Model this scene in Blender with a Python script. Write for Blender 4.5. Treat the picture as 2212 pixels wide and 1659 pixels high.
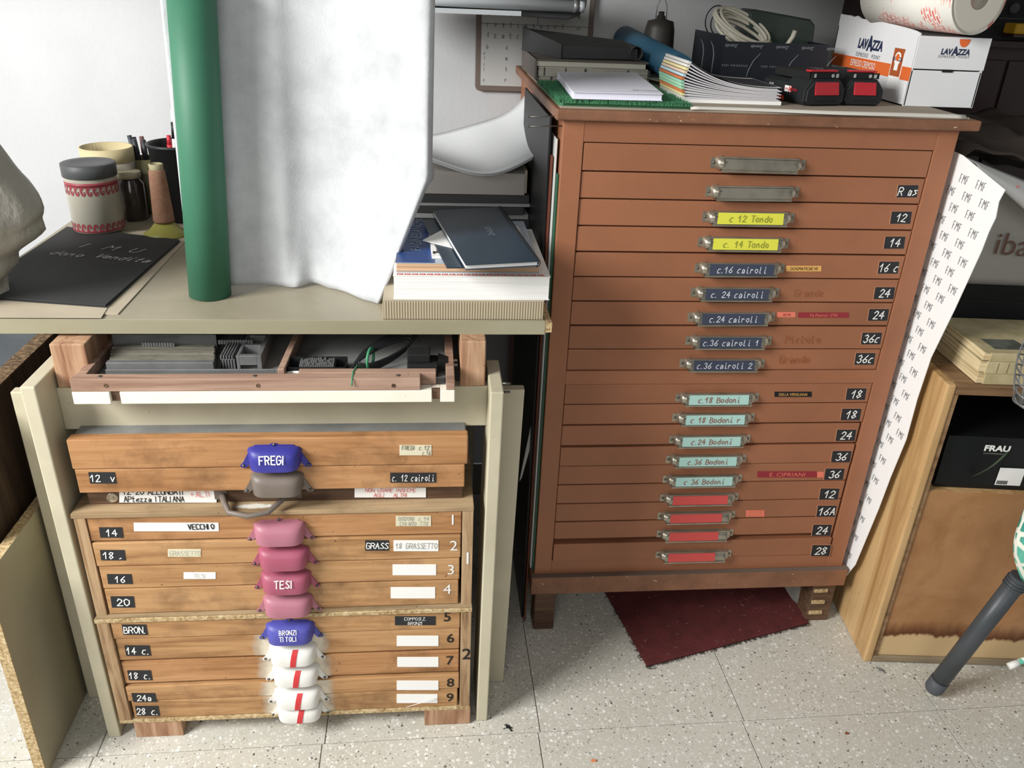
import bpy, math, random
from mathutils import Vector, Matrix
import numpy as np
random.seed(7)
S = bpy.context.scene
for o in list(bpy.data.objects): bpy.data.objects.remove(o)

# ------------------------------------------------------------------ camera
F = 1779.0; CX, CY = 1106.0, 829.5; CAM = np.array([0, 0, 1.275])
def _basis():
    z = -np.array([948-CX, -(4430-CY), -F]); z /= np.linalg.norm(z)
    x = np.array([19400-CX, -(753-CY), -F]); x /= np.linalg.norm(x)
    x -= z*(x@z); x /= np.linalg.norm(x)
    return np.array([x, np.cross(z, x), z])
RB = _basis()
def P(px, py, ax, v):
    """world point on the plane axis=v seen along a direction (used to survey real planes)"""
    d = RB @ np.array([px-CX, -(py-CY), -F]); t = (v-CAM[ax])/d[ax]
    return Vector(CAM+t*d)
cam = bpy.data.cameras.new('camera'); co = bpy.data.objects.new('camera', cam); S.collection.objects.link(co)
cam.sensor_width = 36; cam.lens = F/2212*36; cam.clip_start = .02
M4 = Matrix([list(RB[i])+[CAM[i]] for i in range(3)]+[[0, 0, 0, 1]]); co.matrix_world = M4
S.camera = co
# ------------------------------------------------------------------ world, lights, exposure
W = bpy.data.worlds.new('world'); S.world = W; W.use_nodes = True
W.node_tree.nodes['Background'].inputs[0].default_value = (.86, .93, 1, 1)
W.node_tree.nodes['Background'].inputs[1].default_value = .075
def area(name, loc, tgt, sx, sy, e, col):
    l = bpy.data.lights.new(name, 'AREA'); l.shape = 'RECTANGLE'; l.size = sx; l.size_y = sy; l.energy = e; l.color = col
    o = bpy.data.objects.new(name, l); S.collection.objects.link(o); o.location = loc
    o.rotation_euler = (Vector(tgt)-Vector(loc)).to_track_quat('-Z', 'Y').to_euler(); return o
area('window_daylight', (-2.15, .0, 2.05), (0.1, 1.35, .6), 1.1, 1.1, 100, (1, .985, .95))
area('front_fill', (-.4, -2.2, 2.1), (.3, 1.3, .2), 2.0, 1.6, 25, (1, .985, .95))  # added soft fill from behind the camera, not a known doorway
S.view_settings.view_transform = 'Standard'; S.view_settings.look = 'None'
S.view_settings.exposure = 0.42; S.view_settings.gamma = 1; S.view_settings.use_curve_mapping = False

# ------------------------------------------------------------------ helpers
COL = S.collection
class MB:
    def __init__(s): s.v = []; s.f = []; s.m = []; s.mi = 0; s.sm = []
    def add(s, vs, fs, smooth=False, mi=None):
        b = len(s.v); s.v += [tuple(v) for v in vs]
        for f in fs: s.f.append([i+b for i in f]); s.m.append(s.mi if mi is None else mi); s.sm.append(smooth)
        return s
    def box(s, x0, x1, y0, y1, z0, z1, mi=None):
        return s.add([(x, y, z) for z in (z0, z1) for y in (y0, y1) for x in (x0, x1)],
              [(0, 2, 3, 1), (4, 5, 7, 6), (0, 1, 5, 4), (1, 3, 7, 5), (3, 2, 6, 7), (2, 0, 4, 6)], mi=mi)
    def hexa(s, lo, hi, mi=None):   # two quads of 4 points
        return s.add(list(lo)+list(hi), [(3, 2, 1, 0), (4, 5, 6, 7), (0, 1, 5, 4), (1, 2, 6, 5), (2, 3, 7, 6), (3, 0, 4, 7)], mi=mi)
    def poly(s, pts, mi=None): return s.add(pts, [tuple(range(len(pts)))], mi=mi)
    def prism(s, pts, vec, mi=None):
        n = len(pts); v = Vector(vec); a = [Vector(p) for p in pts]; b = [p+v for p in a]
        return s.add(a+b, [tuple(range(n-1, -1, -1)), tuple(range(n, 2*n))]+[(i, (i+1) % n, n+(i+1) % n, n+i) for i in range(n)], mi=mi)
    def tube(s, pts, r, seg=8, cap=True, closed=False, mi=None):
        pts = [Vector(p) for p in pts]; n = len(pts); rs = r if isinstance(r, (list, tuple)) else [r]*n
        t0 = (pts[1]-pts[0]).normalized(); ref = Vector((0, 0, 1)) if abs(t0.z) < .9 else Vector((1, 0, 0))
        u = t0.cross(ref).normalized(); vs = []
        for i, p in enumerate(pts):
            if closed: t = (pts[(i+1) % n]-pts[i-1]).normalized()
            else: t = (pts[min(i+1, n-1)]-pts[max(i-1, 0)]).normalized()
            u = (u-t*u.dot(t)).normalized(); w = t.cross(u)
            for k in range(seg):
                a = 2*math.pi*k/seg; vs.append(p+(u*math.cos(a)+w*math.sin(a))*rs[i])
        fs = []
        for i in range(n if closed else n-1):
            j = (i+1) % n
            for k in range(seg): fs.append((i*seg+k, i*seg+(k+1) % seg, j*seg+(k+1) % seg, j*seg+k))
        s.add(vs, fs, True, mi)
        if cap and not closed:
            b = len(s.v)-n*seg
            s.f.append([b+k for k in range(seg-1, -1, -1)]); s.f.append([b+(n-1)*seg+k for k in range(seg)])
            s.m += [s.mi if mi is None else mi]*2; s.sm += [False]*2
        return s
    def lathe(s, prof, c, seg=32, mi=None, axis=None):
        c = Vector(c); vs = []; n = len(prof)
        q = Vector((0, 0, 1)).rotation_difference(Vector(axis).normalized()) if axis is not None else None
        for r, z in prof:
            for k in range(seg):
                a = 2*math.pi*k/seg; v = Vector((r*math.cos(a), r*math.sin(a), z))
                vs.append(c+(q @ v if q else v))
        fs = [(i*seg+k, i*seg+(k+1) % seg, (i+1)*seg+(k+1) % seg, (i+1)*seg+k) for i in range(n-1) for k in range(seg)]
        s.add(vs, fs, True, mi); b = len(s.v)-n*seg
        if prof[0][0] > 1e-6: s.f.append([b+k for k in range(seg-1, -1, -1)]); s.m.append(s.mi if mi is None else mi); s.sm.append(False)
        if prof[-1][0] > 1e-6: s.f.append([b+(n-1)*seg+k for k in range(seg)]); s.m.append(s.mi if mi is None else mi); s.sm.append(False)
        return s
    def grid(s, fn, nu, nv, mi=None, smooth=True):
        vs = [fn(i/nu, j/nv) for i in range(nu+1) for j in range(nv+1)]
        return s.add(vs, [(i*(nv+1)+j, (i+1)*(nv+1)+j, (i+1)*(nv+1)+j+1, i*(nv+1)+j+1) for i in range(nu) for j in range(nv)], smooth, mi)
    def build(s, name, mats, parent=None, bevel=0, solid=0, off=0, local=False, base=None, sub=0):
        me = bpy.data.meshes.new(name)
        root = parent
        while root is not None and root.parent is not None: root = root.parent
        if local: o0 = Vector((0, 0, 0))
        elif root is not None: o0 = Vector(root.location)
        else:
            xs = np.array(s.v); o0 = Vector(((xs[:, 0].min()+xs[:, 0].max())/2, (xs[:, 1].min()+xs[:, 1].max())/2, xs[:, 2].min()))
        me.from_pydata([tuple(Vector(v)-o0) for v in s.v], [], s.f)
        for p, m, sm in zip(me.polygons, s.m, s.sm): p.material_index = m; p.use_smooth = sm
        for m in (mats if isinstance(mats, (list, tuple)) else [mats]): me.materials.append(m)
        me.update(); ob = bpy.data.objects.new(name, me); COL.objects.link(ob)
        if parent is None: ob.location = base if (local and base is not None) else (o0 if not local else (0, 0, 0))
        else: ob.parent = parent
        if solid:
            md = ob.modifiers.new('t', 'SOLIDIFY'); md.thickness = solid; md.offset = off
        if bevel:
            md = ob.modifiers.new('b', 'BEVEL'); md.width = bevel; md.segments = 2; md.limit_method = 'ANGLE'; md.angle_limit = .7
        if sub: md = ob.modifiers.new('s', 'SUBSURF'); md.levels = sub; md.render_levels = sub
        return ob
def tag(o, label, cat, group=None):
    o['label'] = label; o['category'] = cat
    if group: o['group'] = group
    return o
def thing(name, label, cat, loc, group=None, rz=0):
    o = bpy.data.objects.new(name, None); o.empty_display_size = .05; COL.objects.link(o)
    o.location = loc; o.rotation_euler = (0, 0, rz); return tag(o, label, cat, group)
def struct(o): o['kind'] = 'structure'; return o
def stuff(o): o['kind'] = 'stuff'; return o

# ---- materials
def mat(name, col, rough=.6, metal=0, **k):
    m = bpy.data.materials.new(name); m.use_nodes = True; b = m.node_tree.nodes['Principled BSDF']
    b.inputs['Base Color'].default_value = (*col, 1); b.inputs['Roughness'].default_value = rough; b.inputs['Metallic'].default_value = metal
    b.inputs['Specular IOR Level'].default_value = k.get('spec', .35)
    if 'alpha' in k: b.inputs['Alpha'].default_value = k['alpha']
    if 'trans' in k: b.inputs['Transmission Weight'].default_value = k['trans']
    if 'emit' in k: b.inputs['Emission Color'].default_value = (*col, 1); b.inputs['Emission Strength'].default_value = k['emit']
    return m
def C(h):   # sRGB hex -> linear
    c = [int(h[i:i+2], 16)/255 for i in (0, 2, 4)]
    return tuple(x/12.92 if x <= .04045 else ((x+.055)/1.055)**2.4 for x in c)
class NT:
    def __init__(s, m): s.t = m.node_tree; s.b = s.t.nodes['Principled BSDF']
    def n(s, ty, **k):
        x = s.t.nodes.new(ty)
        for a, v in k.items():
            if a in x.inputs.keys(): x.inputs[a].default_value = v
            else: setattr(x, a, v)
        return x
    def l(s, a, b): s.t.links.new(a, b)
    def coords(s, scale=(1, 1, 1), world=False, rot=(0, 0, 0)):
        mp = s.n('ShaderNodeMapping'); mp.inputs['Scale'].default_value = scale; mp.inputs['Rotation'].default_value = rot
        if world: s.l(s.n('ShaderNodeNewGeometry').outputs['Position'], mp.inputs[0])
        else:
            oi = s.n('ShaderNodeObjectInfo'); tc = s.n('ShaderNodeTexCoord'); a = s.n('ShaderNodeVectorMath', operation='MULTIPLY_ADD')
            cb = s.n('ShaderNodeCombineXYZ')
            for i in range(3): s.l(oi.outputs['Random'], cb.inputs[i])
            s.l(cb.outputs[0], a.inputs[0]); a.inputs[1].default_value = (13.7, 5.1, 9.3); s.l(tc.outputs['Object'], a.inputs[2]); s.l(a.outputs[0], mp.inputs[0])
        return mp.outputs[0]
    def noise(s, vec, scale, detail=4, rough=.5, dist=0):
        x = s.n('ShaderNodeTexNoise'); x.inputs['Scale'].default_value = scale; x.inputs['Detail'].default_value = detail
        x.inputs['Roughness'].default_value = rough; x.inputs['Distortion'].default_value = dist; s.l(vec, x.inputs['Vector']); return x.outputs[0]
    def ramp(s, fac, stops, interp='LINEAR'):
        r = s.n('ShaderNodeValToRGB'); r.color_ramp.interpolation = interp; e = r.color_ramp.elements
        while len(e) < len(stops): e.new(.5)
        for i, (p, c) in enumerate(stops):
            e[i].position = p; e[i].color = (*c, 1) if len(c) == 3 else c
        s.l(fac, r.inputs[0]); return r.outputs[0]
    def mix(s, fac, a, b, mode='MIX'):
        x = s.n('ShaderNodeMix', data_type='RGBA', blend_type=mode)
        for sl, v in ((0, fac), (6, a), (7, b)):
            if isinstance(v, (int, float)): x.inputs[sl].default_value = v
            elif isinstance(v, tuple): x.inputs[sl].default_value = (*v, 1)
            else: s.l(v, x.inputs[sl])
        return x.outputs[2]
    def col(s, c): s.l(c, s.b.inputs['Base Color'])
    def bump(s, h, st=.2, d=.002):
        x = s.n('ShaderNodeBump'); x.inputs['Strength'].default_value = st; x.inputs['Distance'].default_value = d
        s.l(h, x.inputs['Height']); s.l(x.outputs[0], s.b.inputs['Normal'])
W1 = (1, 1, 1); K0 = (0, 0, 0)
def wood(name, base, dark, light, dirt=.5, rough=.55, axis='x', grain=1.0):
    m = mat(name, base, rough); t = NT(m)
    sc = {'x': (3, 40, 40), 'y': (40, 3, 40), 'z': (40, 40, 3)}[axis]
    v = t.coords(tuple(a*grain for a in sc)); n1 = t.noise(v, 1, 6, .6, 1.2)
    c = t.ramp(n1, [(.28, dark), (.5, base), (.75, light)])
    v2 = t.coords(tuple(a*grain*3 for a in sc)); n2 = t.noise(v2, 1, 3, .6, .3)
    c = t.mix(t.ramp(n2, [(.35, (.25,)*3), (.5, K0)]), c, dark)
    v3 = t.coords((1, 1, 1)); st = t.noise(v3, 9, 5, .65)
    c = t.mix(t.ramp(st, [(.52, K0), (.78, (dirt,)*3)]), c, tuple(x*.35 for x in dark))
    sp = t.noise(v3, 130, 2, .5); c = t.mix(t.ramp(sp, [(.74, K0), (.78, (.8,)*3)]), c, tuple(x*.2 for x in dark))
    t.col(c); t.bump(n2, .12, .001); return m
def paint(name, base, dirt, chips=None, rough=.5, amt=.5, scale=5, chipth=.76):
    m = mat(name, base, rough); t = NT(m); v = t.coords(); n = t.noise(v, scale, 6, .65)
    c = t.mix(t.ramp(n, [(.42, K0), (.8, (amt,)*3)]), base, dirt)
    sp = t.noise(v, 95, 2, .5); c = t.mix(t.ramp(sp, [(.75, K0), (.78, (.6,)*3)]), c, dirt)
    if chips:
        vv = t.coords((1, 1, 2.2)); ch = t.noise(vv, 60, 3, .6, .6); c = t.mix(t.ramp(ch, [(chipth, K0), (chipth+.02, W1)]), c, chips)
    t.col(c); t.bump(t.noise(v, 160, 3), .05, .001); return m
def cloudy(name, base, other, scale=8, amt=.6, rough=.7, bump=0, bs=200):
    m = mat(name, base, rough); t = NT(m); v = t.coords(); n = t.noise(v, scale, 5, .6)
    t.col(t.mix(t.ramp(n, [(.4, K0), (.75, (amt,)*3)]), base, other))
    if bump: t.bump(t.noise(v, bs, 4), bump, .002)
    return m
terra = paint('terracotta_paint', C('9A664A'), C('68442F'), C('D2A88C'), .42, .45, 3, .775)
terra2 = paint('terracotta_worn', C('8E634A'), C('4E372B'), C('E0C4A8'), .5, .8, 9, .70)
oak = wood('drawer_wood', C('B48A5E'), C('8C633D'), C('C49C70'), .75)
oak2 = wood('drawer_wood_warm', C('AF8055'), C('865A34'), C('BF9268'), .8)
ply = wood('plywood_edge', C('B09270'), C('75573A'), C('C4AA88'), .2, .6, 'z', 1.6)
plyh = wood('plywood_top', C('A8906F'), C('7D6548'), C('BFA582'), .5, .7, 'x', 1)
pine = wood('pine_endgrain', C('B08B6E'), C('83583E'), C('C2A488'), .2, .6, 'z', 1.2)
pinkw = wood('tray_wood', C('A48674'), C('7C5C4C'), C('B89C8A'), .25, .6, 'x', .8)
darkw = wood('dark_plank_wood', C('4E3E31'), C('33271E'), C('65513F'), .3, .7, 'z', .8)
dcase = wood('dark_case_wood', C('5C4535'), C('3A2A20'), C('755A44'), .4)
gold = wood('honey_veneer', C('C29E6E'), C('9C7648'), C('D2B284'), .2, .5, 'z', .5)
cream = paint('cream_paint', C('C4BDA6'), C('837A60'), None, .45, .35, 6)
creamw = paint('ivory_paint', C('EFEBDC'), C('B8AE96'), None, .5, .25, 8)
tablem = paint('table_laminate', C('9C9480'), C('6E6753'), None, .38, .5, 5)
tablee = paint('table_edge', C('9C9780'), C('7C7659'), None, .5, .5, 3)
black = mat('black_plastic', C('1C1D1F'), .45); blk2 = mat('black_matt', C('151617'), .8)
blackcard = cloudy('black_card', C('2C2C2D'), C('454546'), 4, .5, .75)
tagblk = mat('black_tag', C('26272B'), .6); white = mat('white_ink', C('E8E8E6'), .6); wpaper = mat('white_paper', C('F0F0EE'), .75)
ink = mat('black_ink', C('1E1C1B'), .6); redink = mat('red_ink', C('D9756F'), .6); red = mat('red_tape', C('C8383C'), .5)
grey = mat('grey_ink', C('9A9A92'), .7); faint = mat('faint_ink', C('B9B9B0'), .7)
metal = cloudy('aged_nickel', C('B5AE9F'), C('7E7768'), 30, .6, .32); metal.node_tree.nodes['Principled BSDF'].inputs['Metallic'].default_value = .75
steel = cloudy('zinc_grey', C('8A8B8C'), C('5F6062'), 20, .6, .45); steel.node_tree.nodes['Principled BSDF'].inputs['Metallic'].default_value = .5
screw = mat('screw_steel', C('6A6660'), .4, .8)
dusty = cloudy('dusty_grey', C('8A8B8A'), C('50514F'), 7, .8, .9, .1)
cardb = cloudy('grey_cardboard', C('B3A894'), C('94897A'), 6, .5, .85)
concrete = None

# terrazzo
def terrazzo():
    m = mat('terrazzo', C('A9A79E'), .33, spec=.4); t = NT(m); v = t.coords((1, 1, 1), True)
    big = t.noise(v, 2.2, 4, .6); base = t.ramp(big, [(.3, C('C0BDB1')), (.7, C('CCCAC1'))])
    def chips(scale, th, soft, cols, base, dist=.6):
        d = t.noise(v, scale*1.4, 2); vm = t.n('ShaderNodeVectorMath', operation='MULTIPLY_ADD')
        nn = t.n('ShaderNodeTexNoise'); nn.inputs['Scale'].default_value = scale*1.2; t.l(v, nn.inputs['Vector'])
        t.l(nn.outputs[1], vm.inputs[0]); vm.inputs[1].default_value = (dist/scale,)*3; t.l(v, vm.inputs[2])
        vo = t.n('ShaderNodeTexVoronoi'); vo.inputs['Scale'].default_value = scale; t.l(vm.outputs[0], vo.inputs['Vector'])
        sep = t.n('ShaderNodeSeparateColor'); t.l(vo.outputs['Color'], sep.inputs[0])
        keep = t.n('ShaderNodeMath', operation='GREATER_THAN'); t.l(sep.outputs[0], keep.inputs[0]); keep.inputs[1].default_value = th
        near = t.n('ShaderNodeMath', operation='LESS_THAN'); t.l(vo.outputs['Distance'], near.inputs[0]); near.inputs[1].default_value = soft
        mu = t.n('ShaderNodeMath', operation='MULTIPLY'); t.l(keep.outputs[0], mu.inputs[0]); t.l(near.outputs[0], mu.inputs[1])
        cc = t.ramp(sep.outputs[1], cols); return t.mix(mu.outputs[0], base, cc)
    c = chips(230, .35, .42, [(0, C('B4B1A6')), (.5, C('D0CEC6')), (1, C('E2E0DA'))], base)
    c = chips(125, .55, .38, [(0, C('B8B5AA')), (.5, C('DCDAD3')), (1, C('F0EFEA'))], c)
    c = chips(125, .93, .30, [(0, C('5B5952')), (.6, C('8E8A80')), (1, C('6B6862'))], c)
    c = chips(260, .94, .36, [(0, C('55524B')), (.6, C('7E7A70')), (1, C('8B877C'))], c)
    t.col(c); return m
terr = terrazzo()
wallm = mat('wall_plaster', C('C0C2C5'), .85); t = NT(wallm); v = t.coords((1, 1, 1), True)
c = t.ramp(t.noise(v, 3, 4), [(.3, C('B9BBBE')), (.7, C('C6C8CB'))]); sp = t.noise(v, 34, 2, .4)
t.col(t.mix(t.ramp(sp, [(.79, K0), (.82, (.5,)*3)]), c, C('8C8C8A'))); t.bump(t.noise(v, 110, 4), .25, .002)
grout = mat('grout', C('87857C'), .9)
# chip board edge
chip = mat('chipboard_edge', C('C9AF7E'), .85); t = NT(chip); v = t.coords(); n = t.noise(v, 160, 3, .7)
t.col(t.ramp(n, [(.30, C('7E6440')), (.42, C('A88E66')), (.55, C('BFA981')), (.68, C('D2C3A0'))])); t.bump(n, .6, .002)
chipd = mat('chipboard_dark', C('8C7350'), .9); t = NT(chipd); v = t.coords(); n = t.noise(v, 140, 3, .7)
t.col(t.ramp(n, [(.35, C('3C2E20')), (.5, C('705A42')), (.68, C('967C5C'))])); t.bump(n, .7, .002)

# ---- lettering: a small stroke alphabet for handwriting, polylines on an 8x8 cell
G = {'A':'00 38 60/13 53','B':'00 08 47 56 44 04/44 63 61 40 00','C':'67 48 18 06 02 10 40 61','D':'00 08 38 65 63 30 00','E':'60 00 08 68/04 54','F':'00 08 68/04 44',
'G':'67 48 18 06 02 10 40 62 64 34','H':'00 08/60 68/04 64','I':'30 38','K':'00 08/68 04 60','L':'08 00 60','M':'00 18 44 78 80','N':'00 08 60 68','O':'30 12 06 38 66 62 30','P':'00 08 48 66 54 04',
'Q':'30 12 06 38 66 62 30/42 70','R':'00 08 48 66 54 04/34 60','S':'67 38 16 25 53 61 30 01','T':'08 68/38 30','U':'08 02 20 50 62 68','V':'08 30 68','W':'08 10 45 70 88','X':'00 68/08 60','Y':'08 34 68/34 30','Z':'08 68 00 60',
'a':'54 25 12 10 30 54 50','b':'08 00 30 52 44 03','c':'55 25 02 10 40','d':'58 50 20 02 25 54','e':'02 53 45 14 01 30 51','f':'58 37 30/15 45','g':'55 15 13 52/55 40 10','i':'25 20 40/27 28','l':'18 10 30','m':'05 00/04 25 20/24 45 50','n':'05 00/04 35 50',
'o':'30 02 15 45 52 30','p':'15 00/05 45 52 12','r':'05 00/03 25 44','s':'55 15 33 52 00','t':'28 20 40/05 45','u':'05 01 20 50/55 50','v':'05 20 55','z':'05 45 00 50',
'0':'30 12 06 38 66 62 30','1':'05 38 30','2':'06 28 57 55 00 60','3':'07 38 56 34 53 51 20 01','4':'48 03 63/46 40','5':'68 18 15 45 62 50 10','6':'58 14 02 20 51 53 24 03','7':'08 68 20/14 54','8':'34 06 28 57 34 02 20 52 34','9':'55 34 06 28 58 55 30',
'.':'10 20','-':'14 44',',':'21 00','+':'12 16/04 44',':':'11 12/15 16',' ':'' ,'/':'00 68'}
def write(mb, text, o, rx, up, h, w=.12, mi=1, nrm=None, lift=.0006, gap=.18, cond=.75, jit=.03, slant=0, center=False, fit=None):
    o = Vector(o); rx = Vector(rx).normalized(); up = Vector(up).normalized(); n = Vector(nrm) if nrm is not None else rx.cross(up)
    wd = 0
    for ch in text: wd += (.45 if ch == ' ' else (.3 if ch in '.,I:' else (.72*cond+.0)))+gap
    fx = min(1, fit/((wd-gap)*h)) if fit and wd else 1
    if center: o = o-rx*(wd-gap)*h*fx/2-up*h/2
    x = 0; rnd = random.Random(text)
    for ch in text:
        if ch == ' ': x += .45+gap; continue
        narrow = ch in '.,I:'
        for st in G.get(ch, '').split('/'):
            pts = [((int(q[0])-(3 if ch == 'I' else (1 if narrow else 0)))/8*cond, int(q[1])/8) for q in st.split()]
            pts = [(a+rnd.uniform(-jit, jit)+slant*b, b+rnd.uniform(-jit, jit)) for a, b in pts]
            for (a0, b0), (a1, b1) in zip(pts, pts[1:]):
                d = Vector((a1-a0, b1-b0)); L = d.length or 1; d /= L; q = Vector((-d.y, d.x))*w/2; e = d*w*.4
                c4 = [Vector((a0, b0))-e+q, Vector((a0, b0))-e-q, Vector((a1, b1))+e-q, Vector((a1, b1))+e+q]
                lf = lift*(1+.3*rnd.random())
                mb.add([o+rx*((x+p.x)*h*fx)+up*(p.y*h)+n*lf for p in c4], [(0, 1, 2, 3)], mi=mi)
        x += (.3 if narrow else .72*cond)+gap
    return mb
_fc = {}
def ftext(mb, text, o, rx, up, h, mi=1, lift=.0006, center=True, sx=1.0, bold=0, shear=0, space=1.0):
    k = (text, bold, shear, space)
    if k not in _fc:
        cu = bpy.data.curves.new('t', 'FONT'); cu.body = text; cu.size = 1; cu.offset = bold; cu.shear = shear; cu.space_character = space; cu.resolution_u = 3
        ob = bpy.data.objects.new('t', cu); COL.objects.link(ob); dg = bpy.context.evaluated_depsgraph_get(); dg.update()
        me = bpy.data.meshes.new_from_object(ob.evaluated_get(dg)); vs = [tuple(v.co) for v in me.vertices]; fs = [tuple(p.vertices) for p in me.polygons]
        bpy.data.objects.remove(ob); bpy.data.meshes.remove(me); _fc[k] = (vs, fs)
    vs, fs = _fc[k]
    if not vs: return mb
    xs = [v[0] for v in vs]; ys = [v[1] for v in vs]; w = max(xs)-min(xs); hh = max(ys)-min(ys)
    s = h/.72; o = Vector(o); rx = Vector(rx).normalized(); up = Vector(up).normalized(); n = rx.cross(up)
    ox = (min(xs)+max(xs))/2 if center else min(xs); oy = (min(ys)+max(ys))/2 if center else 0
    return mb.add([o+rx*((v[0]-ox)*s*sx)+up*((v[1]-oy)*s)+n*lift for v in vs], fs, mi=mi)
def card_px(x0, y0, x1, y1, Y, th=.0008, skew=0):
    """thin card on a frontal plane Y, corners surveyed"""
    a = P(x0, y1, 1, Y); b = P(x1, y1, 1, Y); c = P(x1+skew, y0, 1, Y); d = P(x0+skew, y0, 1, Y)
    return a, b, c, d
def ztag(mb, pts, Y, th=.0008, mi=0):
    front = [Vector((p.x, Y-th, p.z)) for p in pts]; back = [Vector((p.x, Y+.0002, p.z)) for p in pts]
    mb.hexa(back, front, mi=mi); return mb
RX = (1, 0, 0); UZ = (0, 0, 1)

# ================================================================== STRUCTURE
YW = 2.05; YL = 1.1171; YC = 1.3545
b = MB().box(-2.6, 2.4, YW, YW+.1, 0, 2.7); struct(b.build('wall_back', wallm))
b = MB(); b.box(-2.7, -2.6, -2.2, -.5, 0, 2.7); b.box(-2.7, -2.6, 1.0, YW+.1, 0, 2.7); b.box(-2.7, -2.6, -.5, 1.0, 0, .95); b.box(-2.7, -2.6, -.5, 1.0, 2.45, 2.7)
struct(b.build('wall_left', wallm))
b = MB().box(2.4, 2.5, -2.2, YW+.1, 0, 2.7); struct(b.build('wall_right', wallm))
fl = struct(MB().box(-2.6, 2.4, -2.2, YW, -.06, -.0035).build('floor', grout))
# floor tiles: 40 cm terrazzo, seams at x=.199, y=1.09
tw = .4; gx, gy, ga = .199, 1.0905, .0115
tm = None
for i in range(-5, 5):
    for j in range(-3, 3):
        cx = gx+tw*(i+.5); cy = gy+tw*(j+.5)+ga*(cx-gx)
        if cy+tw/2 > YW or cx+tw/2 > 2.4 or cx-tw/2 < -2.4 or cy < -.2: continue
        if tm is None:
            h = tw/2-.0008; q = MB().box(-h, h, -h, h, -.02, 0); o = q.build('floor_tile', terr, parent=fl, local=True, bevel=.0006); tm = o
        else:
            o = tm.copy(); COL.objects.link(o)
        o.location = Vector((cx, cy, random.uniform(-.0004, 0)))-fl.location; o.rotation_euler = (0, 0, ga)

# ================================================================== TERRACOTTA TYPE CABINET
zs1 = [P(1261, 306.5, 1, YC).z]+[P(x, y, 1, YC).z for x, y in ((1258, 369.4), (1253.5, 429), (1249, 488), (1245.6, 543.7), (1239, 598), (1234, 651), (1229.5, 703), (1226.5, 755), (1221.7, 802))]
zs2 = [P(x, y, 1, YC).z for x, y in ((1219, 830.6), (1216, 875), (1214, 919), (1209, 965), (1206, 1009), (1205, 1049), (1200, 1090), (1197, 1128.6), (1195.5, 1167), (1193, 1211))]
xl, xr = .2117, .884; dl, dr = .2465, .8478; zb, zt = .158, 1.0745
tc = thing('type_cabinet', 'tall terracotta painted type cabinet with eighteen shallow labelled drawers on stub feet', 'cabinet', ((xl+xr)/2, 1.62, 0))
for x0, x1 in ((xl, dl), (dr, xr)): MB().box(x0, x1, YC, YC+.022, zb, zt).build('stile', terra, tc, bevel=.0012)
for z0, z1 in ((zs1[0], zt), (zs2[0], zs1[-1]), (zb, zs2[-1])): MB().box(dl, dr, YC+.0004, YC+.022, z0, z1).build('rail', terra, tc, bevel=.0006)
for x0, x1 in ((xl, xl+.018), (xr-.018, xr)): MB().box(x0, x1, YC+.022, 2.035, zb, zt).build('side_panel', terra, tc, bevel=.001)
MB().box(xl+.018, xr-.018, 2.02, 2.03, zb, zt).build('back_panel', darkw, tc)
b = MB(); x0, x1, y0 = .197, .911, YC-.013
b.box(x0, x1, y0, 2.045, zt, 1.0915); b.build('top_board', terra2, tc, bevel=.003)['label'] = 'overhanging top board with chipped painted edge'
b = MB(); b.box(.2045, .893, YC-.013, 2.035, .1145, zb); b.build('plinth', terra2, tc, bevel=.002)
MB().box(.2045, .893, YC-.0128, YC-.0004, zb, zb+.0005).build('dust_line', mat('brown_dust', C('6E5F54'), .9), tc)
for x0, x1 in ((.217, .262), (.835, .888)):
    for y0, y1 in ((1.36, 1.41), (1.82, 1.87)): MB().box(x0, x1, y0, y1, 0, .1145).build('foot', dcase, tc, bevel=.003)
for k, z0 in enumerate((.022, .052, .084)): MB().box(.838, .868, 1.3555, 1.36, z0, z0+.009).build('spacer_slat', chip, tc, bevel=.001)
# label holder, built once then shared
def holder_mesh():
    b = MB(); L = .0655; H = .0105
    b.box(-.0815, .0815, -.0012, 0, -.0085, .0085)
    pr = [(0, H), (-.004, H), (-.0095, H*.75), (-.0125, 0.001), (-.0135, -H*.75), (-.0125, -H), (-.0105, -H*1.12), (-.003, -H*1.1)]
    b.grid(lambda u, v: (lambda i, f: (-L+2*L*u, pr[i][0]*(1-f)+pr[i+1][0]*f, pr[i][1]*(1-f)+pr[i+1][1]*f))(min(int(v*7), 6), v*7-min(int(v*7), 6)), 1, 7, smooth=False)
    b.box(-L, L, -.0150, -.0125, -H*1.22, -H*.98); b.box(-L, L, -.0105, -.0078, H*.86, H*1.08)
    for s in (-1, 1):   # rounded bulb ends
        b.grid(lambda u, v: (s*(L+.011*math.sin(u*math.pi/2)-.002), -.0155*math.sin(v*math.pi)*math.cos(u*math.pi/2)**.6 , H*1.15*math.cos(v*math.pi)*math.cos(u*math.pi/2)**.5), 6, 8)
        b.lathe([(.0026, 0), (.0026, .0008), (.0012, .0016), (0, .0017)], (s*.0765, -.0012, 0), 10, mi=1, axis=(0, -1, 0))
        b.lathe([(.0011, 0), (.0006, .0008), (0, .0009)], (s*.0595, -.0128, .0035), 8, mi=1, axis=(0, -1, 0))
    return b
hm = holder_mesh().build('label_holder', [metal, screw], local=True); hdata = hm.data; bpy.data.objects.remove(hm)
cy_ = mat('yellow_card', C('D6D548'), .7); cb_ = mat('blue_card', C('3A4052'), .6); cg_ = mat('pale_green_card', C('A9CFC8'), .7); cr_ = mat('red_card', C('C9504C'), .65)
olive = mat('olive_ink', C('8F9438'), .6); brownink = mat('brown_red_ink', C('8E5B50'), .6); wink = mat('pale_ink', C('C6CAD2'), .6)
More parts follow.
